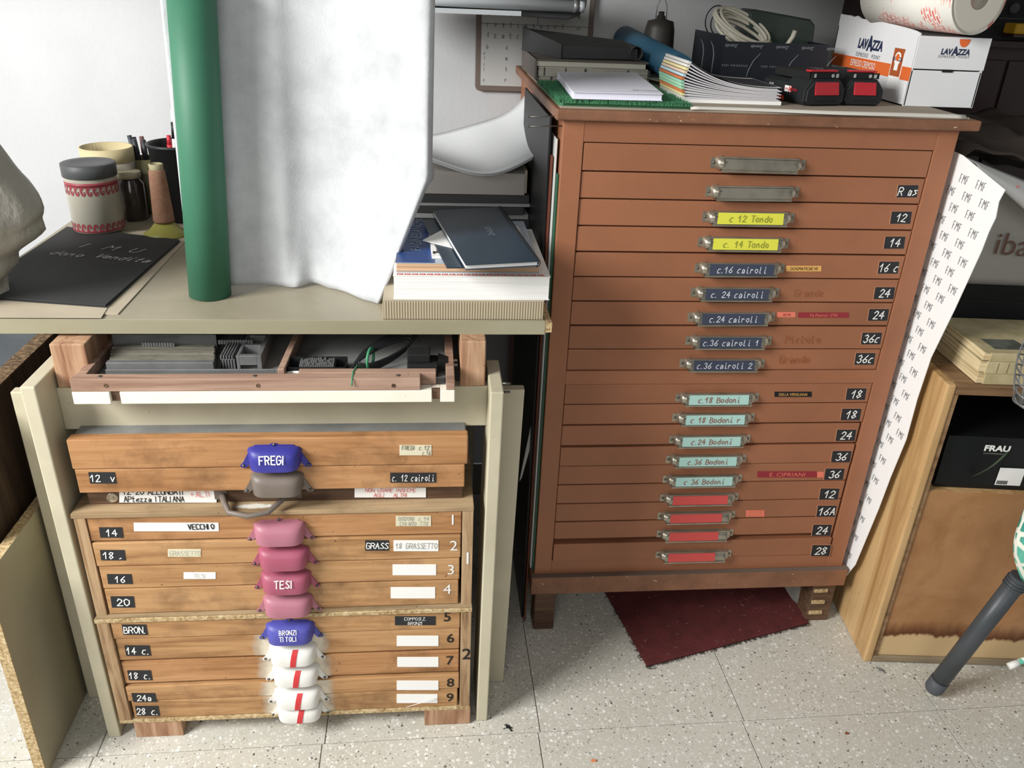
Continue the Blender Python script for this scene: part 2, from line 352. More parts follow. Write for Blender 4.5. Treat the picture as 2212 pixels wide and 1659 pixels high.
hc = [(1640, 355), (1628, 416), (1619, 471), (1608, 526), (1600, 581), (1590, 634), (1582, 687), (1576, 738), (1562, 787), (1551, 861), (1543, 904), (1535, 951), (1527, 994), (1519, 1037), (1512, 1077), (1506, 1116), (1503, 1155), (1500, 1200)]
tg = [None, (1958, 413), (1944, 470), (1930, 524), (1917, 578), (1908, 633), (1895, 680), (1880, 731), (1866, 775), (1847, 851), (1836, 895), (1825, 940), (1815, 986), (1800, 1024), (1789, 1067), (1783, 1104), (1773, 1145), (1771, 1189)]
num = ['', 'R as', '12', '14', '16 c', '24', '24', '36c', '36c', '18', '18', '24', '36', '36', '12', '16A', '24', '28']
ctx = ['', '', 'c 12 Tondo', 'c. 14 Tondo', 'c.16 cairoli', 'c. 24 cairoli', 'c.24 cairoli', 'c.36 cairoli 1', 'c.36 cairoli 2', 'c.18 Bodoni', 'c 18 Bodoni r', 'c.24 Bodoni', 'c.36 Bodoni', 'c 36 Bodoni', '', '', '', '']
cmt = [None, None, cy_, cy_, cb_, cb_, cb_, cb_, cb_, cg_, cg_, cg_, cg_, cg_, cr_, cr_, cr_, cr_]
imt = [None, None, olive, olive, wink, wink, wink, wink, wink, brownink, brownink, brownink, brownink, brownink]+[redink]*4
tpeach = mat('peach_paper', C('DB8A5C'), .7); tmaroon = mat('maroon_paper', C('8E2C34'), .7); tpink = mat('salmon_paper', C('E07A66'), .7); ttan = mat('tan_paper', C('D9A860'), .7)
rim = mat('pale_tag_edge', C('C58A68'), .7); ghost = mat('ghost_brown', C('9A5A34'), .6)
def front_tag(px0, py0, px1, py1, Y, cardm, inkm, text, parent, name='tag', h=.6, w=.14, edge=None, rot=0, skew=0, lines=None, font=False, fs=.8, cond=.75, gap=.18):
    a, b_, c_, d = card_px(px0, py0, px1, py1, Y, skew=skew); mb = MB()
    if edge:
        cen = (a+c_)/2; e = [cen+(p-cen)*1.06 for p in (a, b_, c_, d)]; ztag(mb, e, Y, .0004, mi=2)
    ztag(mb, (a, b_, c_, d), Y, .0008); ctr = (a+b_+c_+d)/4; ctr.y = Y-.0008
    H = ((d-a).length+(c_-b_).length)/2; wv = (b_-a)
    ls = lines or ([text] if text else [])
    for i, l in enumerate(ls):
        off = ((len(ls)-1)/2-i)*H/len(ls)
        if font: ftext(mb, l, ctr+Vector((0, 0, off)), wv, UZ, H*h/len(ls), sx=fs)
        else: write(mb, l, ctr+Vector((0, 0, off)), wv, UZ, H*h/len(ls), w, center=True, slant=.12, cond=cond, gap=gap, fit=wv.length*.92)
    return mb.build(name, [cardm, inkm]+([edge] if edge else []), parent)
bounds = list(zip(zs1[:-1], zs1[1:]))+list(zip(zs2[:-1], zs2[1:]))
for i, (za, zb_) in enumerate(bounds):
    yo = [0, .001, .0015, .001, .0005, .001, .001, .0005, .0015, .0006, .0008, .0016, .0005, .0012, .001, .0008, .001, -.004][i]
    gtop = [.0016, .0016, .0016, .0016, .0022, .0016, .0016, .0024, .0012, .001, .0012, .003, .0035, .0006, .0014, .0012, .0022, .0085][i]
    ydr = YC+.0012+ (yo if yo > 0 else 0)*1.2-(.004 if yo < 0 else 0)
    d = MB().box(dl+.0012, dr-.0012-(.003 if i > 10 else 0), ydr, ydr+.02, zb_+.0008, za-gtop).build('drawer', terra, tc, bevel=.0012)
    MB().box(dl+.01, dr-.01, ydr+.02, 1.86, zb_+.004, za-.006).build('drawer_box', dcase, d)
    c = P(*hc[i], 1, ydr-.006)
    ho = bpy.data.objects.new('label_holder', hdata); COL.objects.link(ho); ho.parent = d
    ho.location = Vector((c.x, ydr, c.z))-tc.location; ho.rotation_euler = (0, random.uniform(-.008, .008), 0)
    if cmt[i]:
        yc = ydr-.0142; mb = MB(); w0, w1 = -.058, (.058 if i < 14 else [.056, .05, .046, .042][i-14])
        lo = Vector((c.x, 0, c.z)); A = [(w0, yc+.0002, -.0092), (w1, yc+.0002, -.0092), (w1, yc+.0032, .0098), (w0, yc+.0032, .0098)]
        A = [Vector(p)+lo for p in A]; up = (A[3]-A[0]).normalized(); nn = Vector((1, 0, 0)).cross(up)
        mb.hexa(A, [p+nn*.0006 for p in A])
        if ctx[i]: write(mb, ctx[i], (A[0]+A[2])/2+nn*.0006, RX, up, .0105, .13, center=True, slant=.12, gap=.2, cond=.78, fit=.105)
        mb.build('label_card', [cmt[i], imt[i]], d)
    if tg[i]:
        x, y = tg[i]; hw = 22-(i*.12); hh = 13.5-(i*.1)
        front_tag(x-hw, y-hh, x+hw, y+hh, ydr, tagblk, white, num[i], d, 'number_tag', .62, .13, edge=rim, skew=4)
    if i == 4: front_tag(1698, 574, 1774, 586, ydr, ttan, ink, 'DOGMATICAE VII', d, 'paper_slip', .55, font=True)
    if i == 6:
        front_tag(1679, 674, 1718, 685, ydr, tpink, tmaroon, 'AS 94', d, 'paper_slip', .55, font=True)
        front_tag(1724, 675, 1833, 686, ydr, tmaroon, tpink, 'Via Petrarca - STIA', d, 'paper_slip', .6, font=True)
    if i == 7: write(MB(), 'Piccolo', P(1695, 741, 1, ydr)-Vector((0, .0003, 0)), RX, UZ, .014, .12, mi=0).build('pencil_word', ghost, d)
    if i == 8: write(MB(), 'Grande', P(1683, 784, 1, ydr)-Vector((0, .0003, 0)), RX, UZ, .014, .14, mi=0).build('pencil_word', ghost, d)
    if i == 5: write(MB(), 'Grande', P(1715, 640, 1, ydr)-Vector((0, .0003, 0)), RX, UZ, .013, .07, mi=0).build('pencil_word', ghost, d)
    if i == 9: front_tag(1673, 846, 1753, 857, ydr, blk2, ttan, 'DELLA VERSILIANA', d, 'paper_slip', .55, font=True)
    if i == 13:
        front_tag(1636, 1018, 1764, 1031, ydr, tmaroon, tpink, 'E. CIPRIANI', d, 'paper_slip', .6, font=True, fs=1.25)
        front_tag(1765, 1019, 1779, 1031, ydr, tpink, tpink, '', d, 'paper_slip')
    if i == 15: front_tag(1611, 1102, 1651, 1116, ydr, tpink, tpeach, '', d, 'paper_slip', lines=['DECCOPOR', 'DEL MOPOA'], font=True, h=.55)

# ================================================================== GREEN TABLE GROUP (cream frame)
zl = .4955
tb = thing('work_table', 'long greyish beige table with cream painted plank legs and chipped right corner', 'table', (-.25, 1.5, 0))
b = MB(); b.box(-.742, .1795, 1.205, 2.04, .7655, .788); b.build('table_top', tablem, tb, bevel=.002)
MB().box(-.742, .1795, 1.2035, 1.205, .7655, .7875).build('edge_band', tablee, tb)
b = MB(); pts = [(.1795, 1.2045, .768), (.1905, 1.2045, .769), (.1910, 1.2045, .7845), (.1795, 1.2045, .788)]; b.prism(pts, (0, .83, 0)); b.build('raw_wood_corner', chip, tb)
for s, xa, xb in ((-1, -.5915, -.5700), (1, .0815, .1025)):
    tp = .7185 if s < 0 else .706
    b = MB(); x0, x1 = xa, xb; dx = .0075 if s > 0 else 0
    b.hexa([(x0, YL+.004, 0), (x1, YL+.004, 0), (x1, 1.237, 0), (x0, 1.237, 0)], [(x0+dx, YL, tp), (x1+dx, YL, tp), (x1+dx, 1.237, tp), (x0+dx, 1.237, tp)])
    b.build('leg_board', cream, tb, bevel=.0022)
    xx = (-.660, -.5925) if s < 0 else (.112, .154)
    z1 = .66
    b = MB(); q = .013 if s > 0 else 0
    b.hexa([(xx[0]-q, 1.217, 0), (xx[1]-q, 1.217, 0), (xx[1]-q, 1.236, 0), (xx[0]-q, 1.236, 0)], [(xx[0], 1.217, z1), (xx[1], 1.217, z1), (xx[1], 1.236, z1), (xx[0], 1.236, z1)]); b.build('leg_flange', cream, tb, bevel=.002)
    MB().box(xa, xb, 1.75, 1.87, 0, .72).build('rear_leg', cream, tb, bevel=.002)
MB().box(-.5700, .0885, 1.177, 1.197, .6145, .687).build('apron', cream, tb, bevel=.0015)
for x0, x1, zt_ in ((-.566, -.515, .7600), (.0446, .0845, .7655)):
    MB().box(x0, x1, 1.176, 1.80, .6875, zt_).build('support_beam', pine, tb, bevel=.002)
MB().box(-.566, .0845, 1.75, 1.79, .6145, .687).build('rear_apron', cream, tb)
for z in (.70, .715): MB().lathe([(.002, 0), (.002, .012), (0, .013)], (.11, 1.15, z-.01), 8, axis=(1, 0, 0)).build('bolt', screw, tb)

for x_ in (418, 762):
    p = P(x_, 873, 1, 1.176); MB().box(p.x-.024, p.x+.024, 1.1745, 1.1768, .6795, .6865).build('label_plate', metal, tb, bevel=.0006)
# grey tarpaulin added for the shade on the wall, left of the dark board
def backdrop_surf(u, v): return (-1.5+.76*u, 1.99-.30*(1-v)**1.5-.02*math.sin(u*14+v*5), .50*v-.05*u*v+.012*math.sin(u*17))
tag(MB().grid(backdrop_surf, 30, 14).build('shade_backdrop', cloudy('backdrop_grey', C('4E5358'), C('3A3E42'), 5, .6, .8, .5, 12), None, solid=.003), 'grey blue tarpaulin added for the shade on the wall left of the dark board', 'backdrop')
# tray on the apron
tr = thing('type_tray', 'open wooden type tray with white front strip tucked under the table', 'tray', (-.24, 1.4, .687))
b = MB(); xA, xB = -.521, .0345
nt = [(P(236, 850, 1, YL).x, P(258, 850, 1, YL).x), (P(933, 850, 1, YL).x, P(951, 850, 1, YL).x)]
xs = [xA, nt[0][0], nt[0][1], nt[1][0], nt[1][1], xB]
for k in range(5):
    n_ = k in (1, 3); b.box(xs[k], xs[k+1], YL+(.012 if n_ else 0), YL+.022, .690, .7095)
b.build('front_strip', creamw, tr, bevel=.001)
b = MB(); 
for k in (1, 3): b.box(xs[k]+.0004, xs[k+1]-.0004, YL+.006, YL+.013, .6925, .709)
b.build('raw_notch', dcase, tr)
MB().box(xA, xB, YL+.022, 1.72, .6895, .7075).build('tray_floor', dusty, tr)
MB().box(xA, P(908, 830, 1, YL).x, YL+.0015, YL+.020, .7097, .7300).build('front_rail', pinkw, tr, bevel=.0012)
MB().box(-.20, P(942, 812, 1, YL+.02).x, YL+.0205, YL+.036, .7097, .7305).build('inner_rail', pinkw, tr, bevel=.0012)
for x0, x1, y0 in ((xA, xA+.014, YL+.021), (.0215, xB, YL+.0015)): MB().box(x0, x1, y0, 1.72, .7097, .7265).build('side_rail', pinkw, tr, bevel=.001)
dv = P(600, 812, 2, .728); MB().hexa([(dv.x-.004, YL+.037, .7080), (dv.x+.006, YL+.037, .7080), (dv.x+.022, 1.70, .7080), (dv.x+.012, 1.70, .7080)], [(dv.x-.004, YL+.037, .729), (dv.x+.006, YL+.037, .729), (dv.x+.022, 1.70, .729), (dv.x+.012, 1.70, .729)]).build('divider', pinkw, tr, bevel=.001)
MB().box(xA+.01, xB-.01, 1.708, 1.72, .7080, .727).build('back_rail', pinkw, tr)
for px in (228, 557, 850):
    p = P(px, 834, 1, YL); MB().lathe([(.0032, -.0002), (.0032, .0006), (.0022, .0006), (.0022, .0002)], (p.x, YL+.0015, p.z), 12, axis=(0, -1, 0)).build('screw_hole', dcase, tr)
for px in (212, 548, 860):
    p = P(px, 818, 2, .730); MB().lathe([(.004, 0), (.003, .0008), (0, .0009)], (p.x, YL+.011, .7299), 10).build('screw', screw, tr)
# printing metal in the tray
zf = .7076
def bar_thing(name, label, cat, px0, px1, y0, y1, z0, z1, m, grp=None, bev=.0006):
    ym = (y0+y1)/2
    x0 = P(px0, 780, 1, ym).x; x1 = P(px1, 780, 1, ym).x
    o = MB().box(x0, x1, y0, y1, z0, z1).build(name, m, None, bevel=bev); return tag(o, label, cat, grp)
bar_thing('metal_lead', 'long flat zinc lead strip lying in front in the tray', 'metal strip', 224, 592, 1.164, 1.167, zf, zf+.016, steel)
bar_thing('metal_slug', 'thick grey metal slug right behind the front zinc strip', 'metal bar', 230, 462, 1.176, 1.186, zf, zf+.022, steel)
slg = cloudy('tarnished_lead', C('7F7C70'), C('55534A'), 30, .7, .5)
for k in range(5):
    bar_thing('type_line', 'dull metal line slug in the block of lines left in the tray', 'metal bar', 238+k*3, 464+k*1, 1.1875+k*.012, 1.1990+k*.012, zf, zf+.021-.001*(k % 2), slg, 'line slugs packed in the tray')
bar_thing('metal_reglet', 'raised thin metal edge behind the packed line slugs', 'metal strip', 252, 474, 1.256, 1.259, zf, zf+.034, steel)
sorts = thing('type_sorts', 'short row of loose metal letters standing on the line slugs', 'type', (-.42, 1.235, zf+.0215))
for k in range(26):
    if k == 12: continue
    xx = -.455+k*.0042+(.06 if k > 12 else 0); yy = 1.237 if k < 13 else 1.247
    MB().box(xx, xx+.0032, yy, yy+.003, zf+.0215, zf+.0285).build('sort', steel, sorts)
# grooved furniture block
fb = thing('metal_furniture', 'hollow cast metal spacing block with grooved side and square windows', 'metal block', (-.25, 1.27, zf))
x0 = P(480, 785, 1, 1.20).x; wdt = .062; b = MB(); Y0, Y1 = 1.192, 1.36
for k in range(5): b.box(x0+k*.0042, x0+k*.0042+.0022, Y0, Y1, zf, zf+.026)
b.box(x0, x0+.0215, Y0, Y1, zf, zf+.020); b.build('grooved_side', steel, fb, bevel=.0004)
b = MB(); b.box(x0+.024, x0+.029, Y0, Y1, zf, zf+.026); b.box(x0+.055, x0+wdt, Y0, Y1, zf, zf+.026)
for k in range(5): b.box(x0+.029, x0+.055, Y0+k*.04, Y0+k*.04+.008, zf+.010, zf+.026)
b.build('ladder_frame', steel, fb, bevel=.0006)
# composing stick
cs = thing('composing_stick', 'small dark galley piece holding loose metal letters in tray', 'holder', (-.15, 1.17, zf))
q0 = P(622, 800, 2, zf); q1 = P(748, 800, 2, zf)
b = MB(); yA, yB = 1.168, 1.205; xa, xb = P(622, 790, 1, 1.18).x, P(748, 790, 1, 1.18).x
b.box(xa, xb, yA, yA+.002, zf, zf+.017); b.box(xa, xb, yB-.002, yB, zf, zf+.019); b.box(xa, xa+.002, yA, yB, zf, zf+.017); b.box(xb-.002, xb, yA, yB, zf, zf+.016); b.box(xb-.018, xb-.016, yA, yB, zf, zf+.016); b.box(xa, xb, yA, yB, zf, zf+.003)
b.build('galley', black, cs)
b = MB(); rr = random.Random(3)
for k in range(16):
    for j in range(3): b.box(xa+.018+k*.0033, xa+.0205+k*.0033, yA+.006+j*.009, yA+.011+j*.009, zf+.003, zf+.020+rr.uniform(-.002, .002))
b.build('sorts', steel, cs)
b = MB(); b.grid(lambda u, v: (xa+(xb-xa)*u, yA-.003-.001*v, zf+.0115-.003*u+.002*math.sin(u*9)-v*(.006+.002*math.sin(u*15))), 16, 2); b.build('torn_tape', wpaper, cs, solid=.0006)
# charger with cable
ch = thing('charger', 'black plug charger with bundled black cable and green tie in tray', 'charger', (-.03, 1.2, zf))
xa = P(880, 780, 1, 1.19).x; MB().box(xa, xa+.048, 1.168, 1.21, zf, zf+.020).box(xa, xa+.036, 1.178, 1.21, zf+.020, zf+.034).build('body', blk2, ch, bevel=.002)
MB().hexa([(xa+.048, 1.175, zf+.004), (xa+.064, 1.180, zf+.008), (xa+.064, 1.204, zf+.008), (xa+.048, 1.209, zf+.004)], [(xa+.048, 1.175, zf+.024), (xa+.064, 1.180, zf+.020), (xa+.064, 1.204, zf+.020), (xa+.048, 1.209, zf+.024)]).build('plug', blk2, ch, bevel=.001)
for y in (1.183, 1.200): MB().tube([(xa+.064, y, zf+.014), (xa+.079, y, zf+.014)], .0022, 8).build('pin', steel, ch)
b = MB()
for k in range(5):
    pts = []; a0 = Vector((xa-.085+.003*k, 1.176+.004*k, zf+.008+.003*k)); 
    for i in range(20):
        a = 2*math.pi*i/20; pts.append(a0+Vector((.042+.046*math.cos(a), .028+.028*math.cos(a)+.010*math.sin(a)*(1+.2*k), .010+.012*math.cos(a)+.012*math.sin(a))))
    b.tube(pts, .0021, 7, closed=True)
b.build('cable', black, ch)
green = mat('green_tie', C('3F8A63'), .5)
tx = xa-.058; pts = [(tx+.004*math.cos(a), 1.196+.018*math.cos(a), zf+.020+.016*math.sin(a)) for a in [i*math.pi/6 for i in range(12)]]
MB().tube(pts, .0024, 6, closed=True).tube([(tx-.004, 1.178, zf+.010), (tx-.018, 1.160, zf+.024), (tx-.022, 1.140, zf+.0235), (tx-.022, 1.117, zf+.022), (tx-.0225, 1.115, zf+.012)], .0011, 6).build('tie', green, ch)

# ================================================================== loose type cases and plywood drawer boxes
def cup_mesh(b, cx, Y, cz, w=.084, h=.034, d=.026, mi=0, ms=1):
    W = w/2
    def fn(u, v):
        sg = 2*u-1; a = abs(sg); k = max(0, 1-a**4.5)**(1/2.4)
        th = v*math.pi/2; q = math.sin(th)**.75                     # out from the plate
        top = h*.50*(.5+.5*k); bot = -h*(.40+.14*k)
        fall = (1-math.cos(th))**.9
        z = top+(bot-top)*(fall*.35+.65*v**2.2)
        return (cx+sg*W*(1-.07*v*a), Y-.0012-d*k*q*(1-.10*v**4), cz+z)
    b.grid(fn, 28, 12, mi=mi)
    P_ = [(0, .60), (.10, .60), (.16, .53), (.70, .52), (.88, .34), (1.20, -.42), (1.30, -.55), (1.27, -.66), (1.10, -.68), (.96, -.50), (.90, -.20)]
    pts = [(x*W, z*h) for x, z in P_]+[(-x*W, z*h) for x, z in reversed(P_[1:])]
    b.prism([(cx+x, Y-.0018, cz+z) for x, z in pts][::-1], (0, .0018, 0), mi=mi)
    for x, z in ((-W*1.18, -h*.55), (W*1.18, -h*.55), (0, h*.55)): b.lathe([(.0028, 0), (.0024, .0012), (0, .002)], (cx+x, Y-.0018, cz+z), 8, mi=ms, axis=(0, -1, 0))
    return b
def cupmat(name, c1, c2): return cloudy(name, c1, c2, 22, .35, .42)
cupblue = cupmat('cobalt_enamel', C('3A3A94'), C('2A2A70')); cuppink = cupmat('pink_enamel', C('A2546A'), C('8E485C')); cuprose = cupmat('dusty_rose_enamel', C('AC7080'), C('9A5C6E'))
cupwhite = cupmat('white_spray_enamel', C('E4E3DF'), C('BDBBB4')); cupiron = cupmat('raw_iron', C('746A62'), C('564E48')); cupblue2 = cupmat('faded_cobalt_enamel', C('5152A6'), C('2F2F8C'))
spray = mat('white_overspray', C('E6E2D8'), .8)
t = NT(spray); tcn = t.n('ShaderNodeTexCoord')
def cup(px, py, Y, m, parent, text=None, lines=None, stripe=0, w=.084, h=.034):
    c = P(px, py, 1, Y); c.z -= h*.60; b = MB(); cup_mesh(b, c.x, Y, c.z, w, h)
    o = b.build('cup_handle', [m, screw], parent)
    ls = lines or ([text] if text else [])
    if ls:
        b = MB(); yy = Y-.0275; hh = .0080 if len(ls) > 1 else .0125; yy = Y-.0236
        for i, l in enumerate(ls):
            off = ((len(ls)-1)/2-i)*hh*1.35
            write(b, l, (c.x, yy+off*.36, c.z+off+.0035), RX, Vector((0, .38, 1)), hh, .15, mi=0, center=True, cond=.62, gap=.26, lift=.0015)
        b.build('painted_word', white, parent)
    if stripe:
        x0 = c.x+.001; b = MB(); n_ = 6; W_ = .0048
        def surf(v):
            th = v*math.pi/2; q = math.sin(th)**.75; top = h*.5; bot = -h*.54
            return Y-.0012-.026*q*(1-.10*v**4)-.0007, c.z+top+(bot-top)*((1-math.cos(th))**.9*.35+.65*v**2.2)
        for k in range(n_):
            v0 = .30+.70*k/n_; v1 = .30+.70*(k+1)/n_; (ya, za), (yb_, zb2_) = surf(v0), surf(v1); s0 = .006*(1-(v0-.3)/.7); s1 = .006*(1-(v1-.3)/.7)
            b.add([(x0-W_+s0, ya, za), (x0+W_+s0, ya, za), (x0+W_+s1, yb_, zb2_), (x0-W_+s1, yb_, zb2_)], [(0, 3, 2, 1)])
        b.build('red_tape_strip', red, parent, solid=.0004, off=0)
    return o
lbcream = mat('cream_sticker', C('D8D2B8'), .7)
Yq = 1.128
ca = thing('type_case', 'top loose type case with blue cup handle reading FREGI', 'type case', (-.245, 1.38, .57), 'loose type cases on the plywood box')
MB().box(-.5495, .0565, Yq, Yq+.02, .5715, .6235).build('front_board', oak2, ca, bevel=.002); MB().box(-.5470, .0540, Yq+.02, 1.66, .5715, .6210).build('case_body', dusty, ca, bevel=.002)
cup(592, 957, Yq, cupblue, ca, 'FREGI')
front_tag(863, 961, 932, 983, Yq, lbcream, ink, '', ca, 'sticker', lines=['FREGI c.12', '         c.16'], h=.8, w=.09, cond=.6)
cb = thing('type_case', 'middle loose type case with bare iron cup handle and tag 12 at left', 'type case', (-.245, 1.38, .527), 'loose type cases on the plywood box')
MB().box(-.5475, .0520, Yq+.001, Yq+.02, .5275, .5705).build('front_board', oak2, cb, bevel=.0015); MB().box(-.5450, .0500, Yq+.02, 1.66, .5275, .5705).build('case_body', dcase, cb)
cup(598, 1012, Yq+.001, cupiron, cb)
front_tag(195, 1020, 252, 1044, Yq+.001, tagblk, white, '12  v', cb, 'tag', .6, .13, skew=-4)
front_tag(843, 1021, 942, 1042, Yq+.001, tagblk, white, 'c. 12 cairoli', cb, 'tag', .62, .12, cond=.7)
cc = thing('type_case', 'lowest loose case of dark wood with curved iron bail handle', 'type case', (-.245, 1.38, .4956), 'loose type cases on the plywood box')
MB().box(-.5440, .0500, Yq+.016, 1.66, .4957, .5268).build('case_body', dcase, cc, bevel=.001)
p = P(545, 1078, 1, Yq+.010)
pts = [(p.x-.046, Yq+.012, p.z+.006), (p.x-.040, Yq-.004, p.z+.002), (p.x-.030, Yq-.022, p.z-.003), (p.x, Yq-.030, p.z-.005), (p.x+.030, Yq-.026, p.z-.002), (p.x+.048, Yq-.008, p.z+.007), (p.x+.060, Yq+.012, p.z+.012)]
MB().tube(pts, [.006, .005, .0045, .0045, .0045, .0045, .006], 10).build('bail_handle', cupiron, cc)
MB().box(p.x-.060, p.x-.040, Yq+.0145, Yq+.016, .502, .523).box(p.x+.055, p.x+.078, Yq+.0145, Yq+.016, .502, .523).build('handle_plate', cupiron, cc, bevel=.0006)
p = P(243, 1075, 1, Yq+.016); MB().lathe([(.009, -.0002), (.009, .0012), (.0065, .0012), (.006, .0004)], (p.x, Yq+.016, p.z), 16, axis=(0, -1, 0)).lathe([(.002, 0), (.002, .002)], (p.x, Yq+.016, p.z), 8, axis=(0, -1, 0)).build('lock_plate', metal, cc)
front_tag(258, 1054, 468, 1085, Yq+.0155, wpaper, ink, '', cc, 'paper_label', lines=['12-20 ALLUNGATI        ', 'APtezza ITALIANA         '], h=.72, w=.14, cond=.8)
p = P(414, 1073, 1, Yq+.0145); write(MB(), '+ALTI', p-Vector((0, .0003, 0)), RX, UZ, .0095, .09, mi=0, fit=.04).build('red_word', redink, cc)
front_tag(766, 1053, 920, 1074, Yq+.0155, wpaper, redink, '', cc, 'paper_label', lines=['NON USARE INSIEME', 'AGLI   ALTRI'], h=.72, w=.12, cond=.8)

def zpx(x, y, Y=YL): return P(x, y, 1, Y).z
XL, XR = -.5635, .0676
nrm_white = []
def drawer_front(parent, z0, z1, Y, m, x0=-.5420, x1=.0485):
    d = MB().box(x0, x1, Y, Y+.018, z0, z1).build('drawer', m, parent, bevel=.0016)
    MB().box(x0+.006, x1-.006, Y+.018, 1.60, z0+.004, z1-.004).build('drawer_box', dcase, d); return d
b1 = thing('plywood_drawer_box', 'upper plywood box of four type drawers with pink cup handles', 'drawer box', (-.248, 1.37, .284))
MB().box(XL, XR, YL, 1.62, .4875, zl).build('top_panel', plyh, b1, bevel=.0008)
for x0, x1 in ((XL+.003, XL+.0205), (XR-.0185, XR-.0005)): MB().box(x0, x1, YL+.001, 1.62, .2905, .4875).build('side_panel', ply, b1, bevel=.0006)
MB().box(XL+.003, XR, YL+.001, 1.62, .2835, .2905).build('bottom_panel', plyh, b1)
MB().box(XL+.02, XR-.02, 1.61, 1.62, .29, .4875).build('back_panel', dcase, b1)
zz = [.4868, zpx(190, 1173), zpx(200, 1226), zpx(212, 1275), .2912]
zz[1:4] = [z for z in zz[1:4]]
ds = []
info1 = [((217, 1139, 267, 1161), '14', 'VECCHIO'), ((219, 1188, 272, 1210), '18 ,', ''), ((234, 1240, 287, 1261), '16', ''), ((242, 1288, 292, 1312), '20', '')]
cups1 = [(603, 1119, cuprose, None), (612, 1173, cuppink, None), (617, 1225, cuppink, 'TESI'), (621, 1276, cuprose, None)]
for i in range(4):
    Y = YL+[.003, .001, .002, .002][i]; d = drawer_front(b1, zz[i+1]+.0008, zz[i]-[.0012, .002, .001, .001][i], Y, oak2 if i == 0 else oak, x0=[-.5425, -.5415, -.5400, -.5395][i], x1=[.0478, .0470, .0455, .0440][i]); ds.append(d)
    q, n_, _ = info1[i]; front_tag(*q, Y, tagblk, white, n_, d, 'number_tag', .62, .13, skew=-3)
    cup(cups1[i][0], cups1[i][1], Y, cups1[i][2], d, cups1[i][3])
    nx, ny = [(978, 1122), (980, 1178), (974, 1230), (966, 1272)][i]; pp_ = P(nx, ny, 1, Y)
    b = MB(); ftext(b, str(i+1), pp_-Vector((0, .0002, 0)), RX, UZ, .021, mi=0); b.build('painted_number', white, d)
Y = YL+.003; front_tag(290, 1129, 473, 1147, Y, wpaper, ink, '', ds[0], 'paper_label', .62, .16, skew=-1)
p = P(408, 1143, 1, Y); write(MB(), 'VECCHIO', p-Vector((0, .0009, 0)), RX, UZ, .0100, .16, mi=0, cond=.6).build('written_word', ink, ds[0])
front_tag(855, 1114, 931, 1136, Y, lbcream, grey, '', ds[0], 'sticker', lines=['BODONI c.14', 'CHIARO TTO'], h=.75, w=.09, cond=.62)
Y = YL+.001; front_tag(363, 1186, 434, 1202, Y, lbcream, faint, 'GRASSETTO', ds[1], 'paper_label', .6, .1)
front_tag(789, 1167, 840, 1189, Y, tagblk, white, 'GRASS', ds[1], 'tag', .55, .14, cond=.7); front_tag(850, 1167, 947, 1190, Y, wpaper, grey, '18 GRASSETTO', ds[1], 'paper_label', .5, .1, cond=.7)
Y = YL+.002; front_tag(397, 1236, 466, 1250, Y, wpaper, faint, 'TESI', ds[2], 'paper_label', .6, .1); front_tag(848, 1219, 942, 1242, Y, wpaper, wpaper, '', ds[2], 'paper_label'); front_tag(844, 1268, 940, 1292, Y, wpaper, wpaper, '', ds[3], 'paper_label')
p = P(1010, 1205, 1, YL+.001); ftext(MB(), '1', p-Vector((0, .0003, 0)), RX, UZ, .026, mi=0).build('painted_number', white, b1)

b2 = thing('plywood_drawer_box', 'lower plywood box of five type drawers, blue and white cup handles', 'drawer box', (-.248, 1.37, .0385))
XL2 = -.5655
MB().box(XL2, XR+.001, YL-.0012, 1.62, .2745, .2825).build('top_panel', chip, b2, bevel=.001)
for x0, x1 in ((XL2+.002, XL2+.0225), (XR-.0185, XR)): MB().box(x0, x1, YL, 1.62, .0455, .2745).build('side_panel', ply, b2, bevel=.0006)
MB().box(XL2+.002, XR+.001, YL-.001, 1.62, .0385, .0455).build('bottom_panel', chip, b2, bevel=.0008)
MB().box(XL2+.02, XR-.02, 1.61, 1.62, .0455, .2745).build('back_panel', dcase, b2)
zz = [.2738, zpx(250, 1383), zpx(256, 1431), zpx(264, 1482), zpx(270, 1517), .0462]
info2 = [((267, 1349, 320, 1371), 'BRON.'), ((273, 1394, 327, 1416), '14 c.'), ((279, 1448, 330, 1469), '18 c.'), ((288, 1497, 339, 1516), '24a'), ((296, 1525, 346, 1546), '28 c.')]
cups2 = [(626, 1336, cupblue2, ['BRONZI', 'TITOLI'], 0), (632, 1383, cupwhite, None, 1), (638, 1428, cupwhite, None, 1), (642, 1477, cupwhite, None, 1), (647, 1510, cupwhite, None, 1)]
ds = []
for i in range(5):
    Y = YL+[.002, .004, .005, .001, .002][i]; top = zz[i]-[.0008, .001, .0042, .0046, .001][i]
    d = drawer_front(b2, zz[i+1]+.0006, top, Y, [oak, oak, oak2, oak, oak][i], x0=[-.5420, -.541, -.541, -.541, -.537][i], x1=[.0478, .0470, .0470, .0475, .0450][i]); ds.append(d)
    q, n_ = info2[i]; front_tag(*q, Y, tagblk, white, n_, d, 'number_tag', .62, .13, skew=-4, cond=.65)
    x, y, m, ls, st = cups2[i]; cup(x, y, Y, m, d, None, ls, st, h=.034 if i < 4 else .030)
    nx, ny = [(966, 1332), (973, 1378), (972, 1426), (973, 1474), (972, 1506)][i]; pp_ = P(nx, ny, 1, Y)
    ftext(MB(), str(i+5), pp_-Vector((0, .0002, 0)), RX, UZ, .021, mi=0, bold=.01).build('painted_number', ink, d)
    if i: 
        q = [0, (857, 1373, 947, 1395), (858, 1419, 947, 1440), (857, 1470, 947, 1490), (857, 1499, 945, 1518)][i]; front_tag(*q, Y, wpaper, wpaper, '', d, 'paper_label')
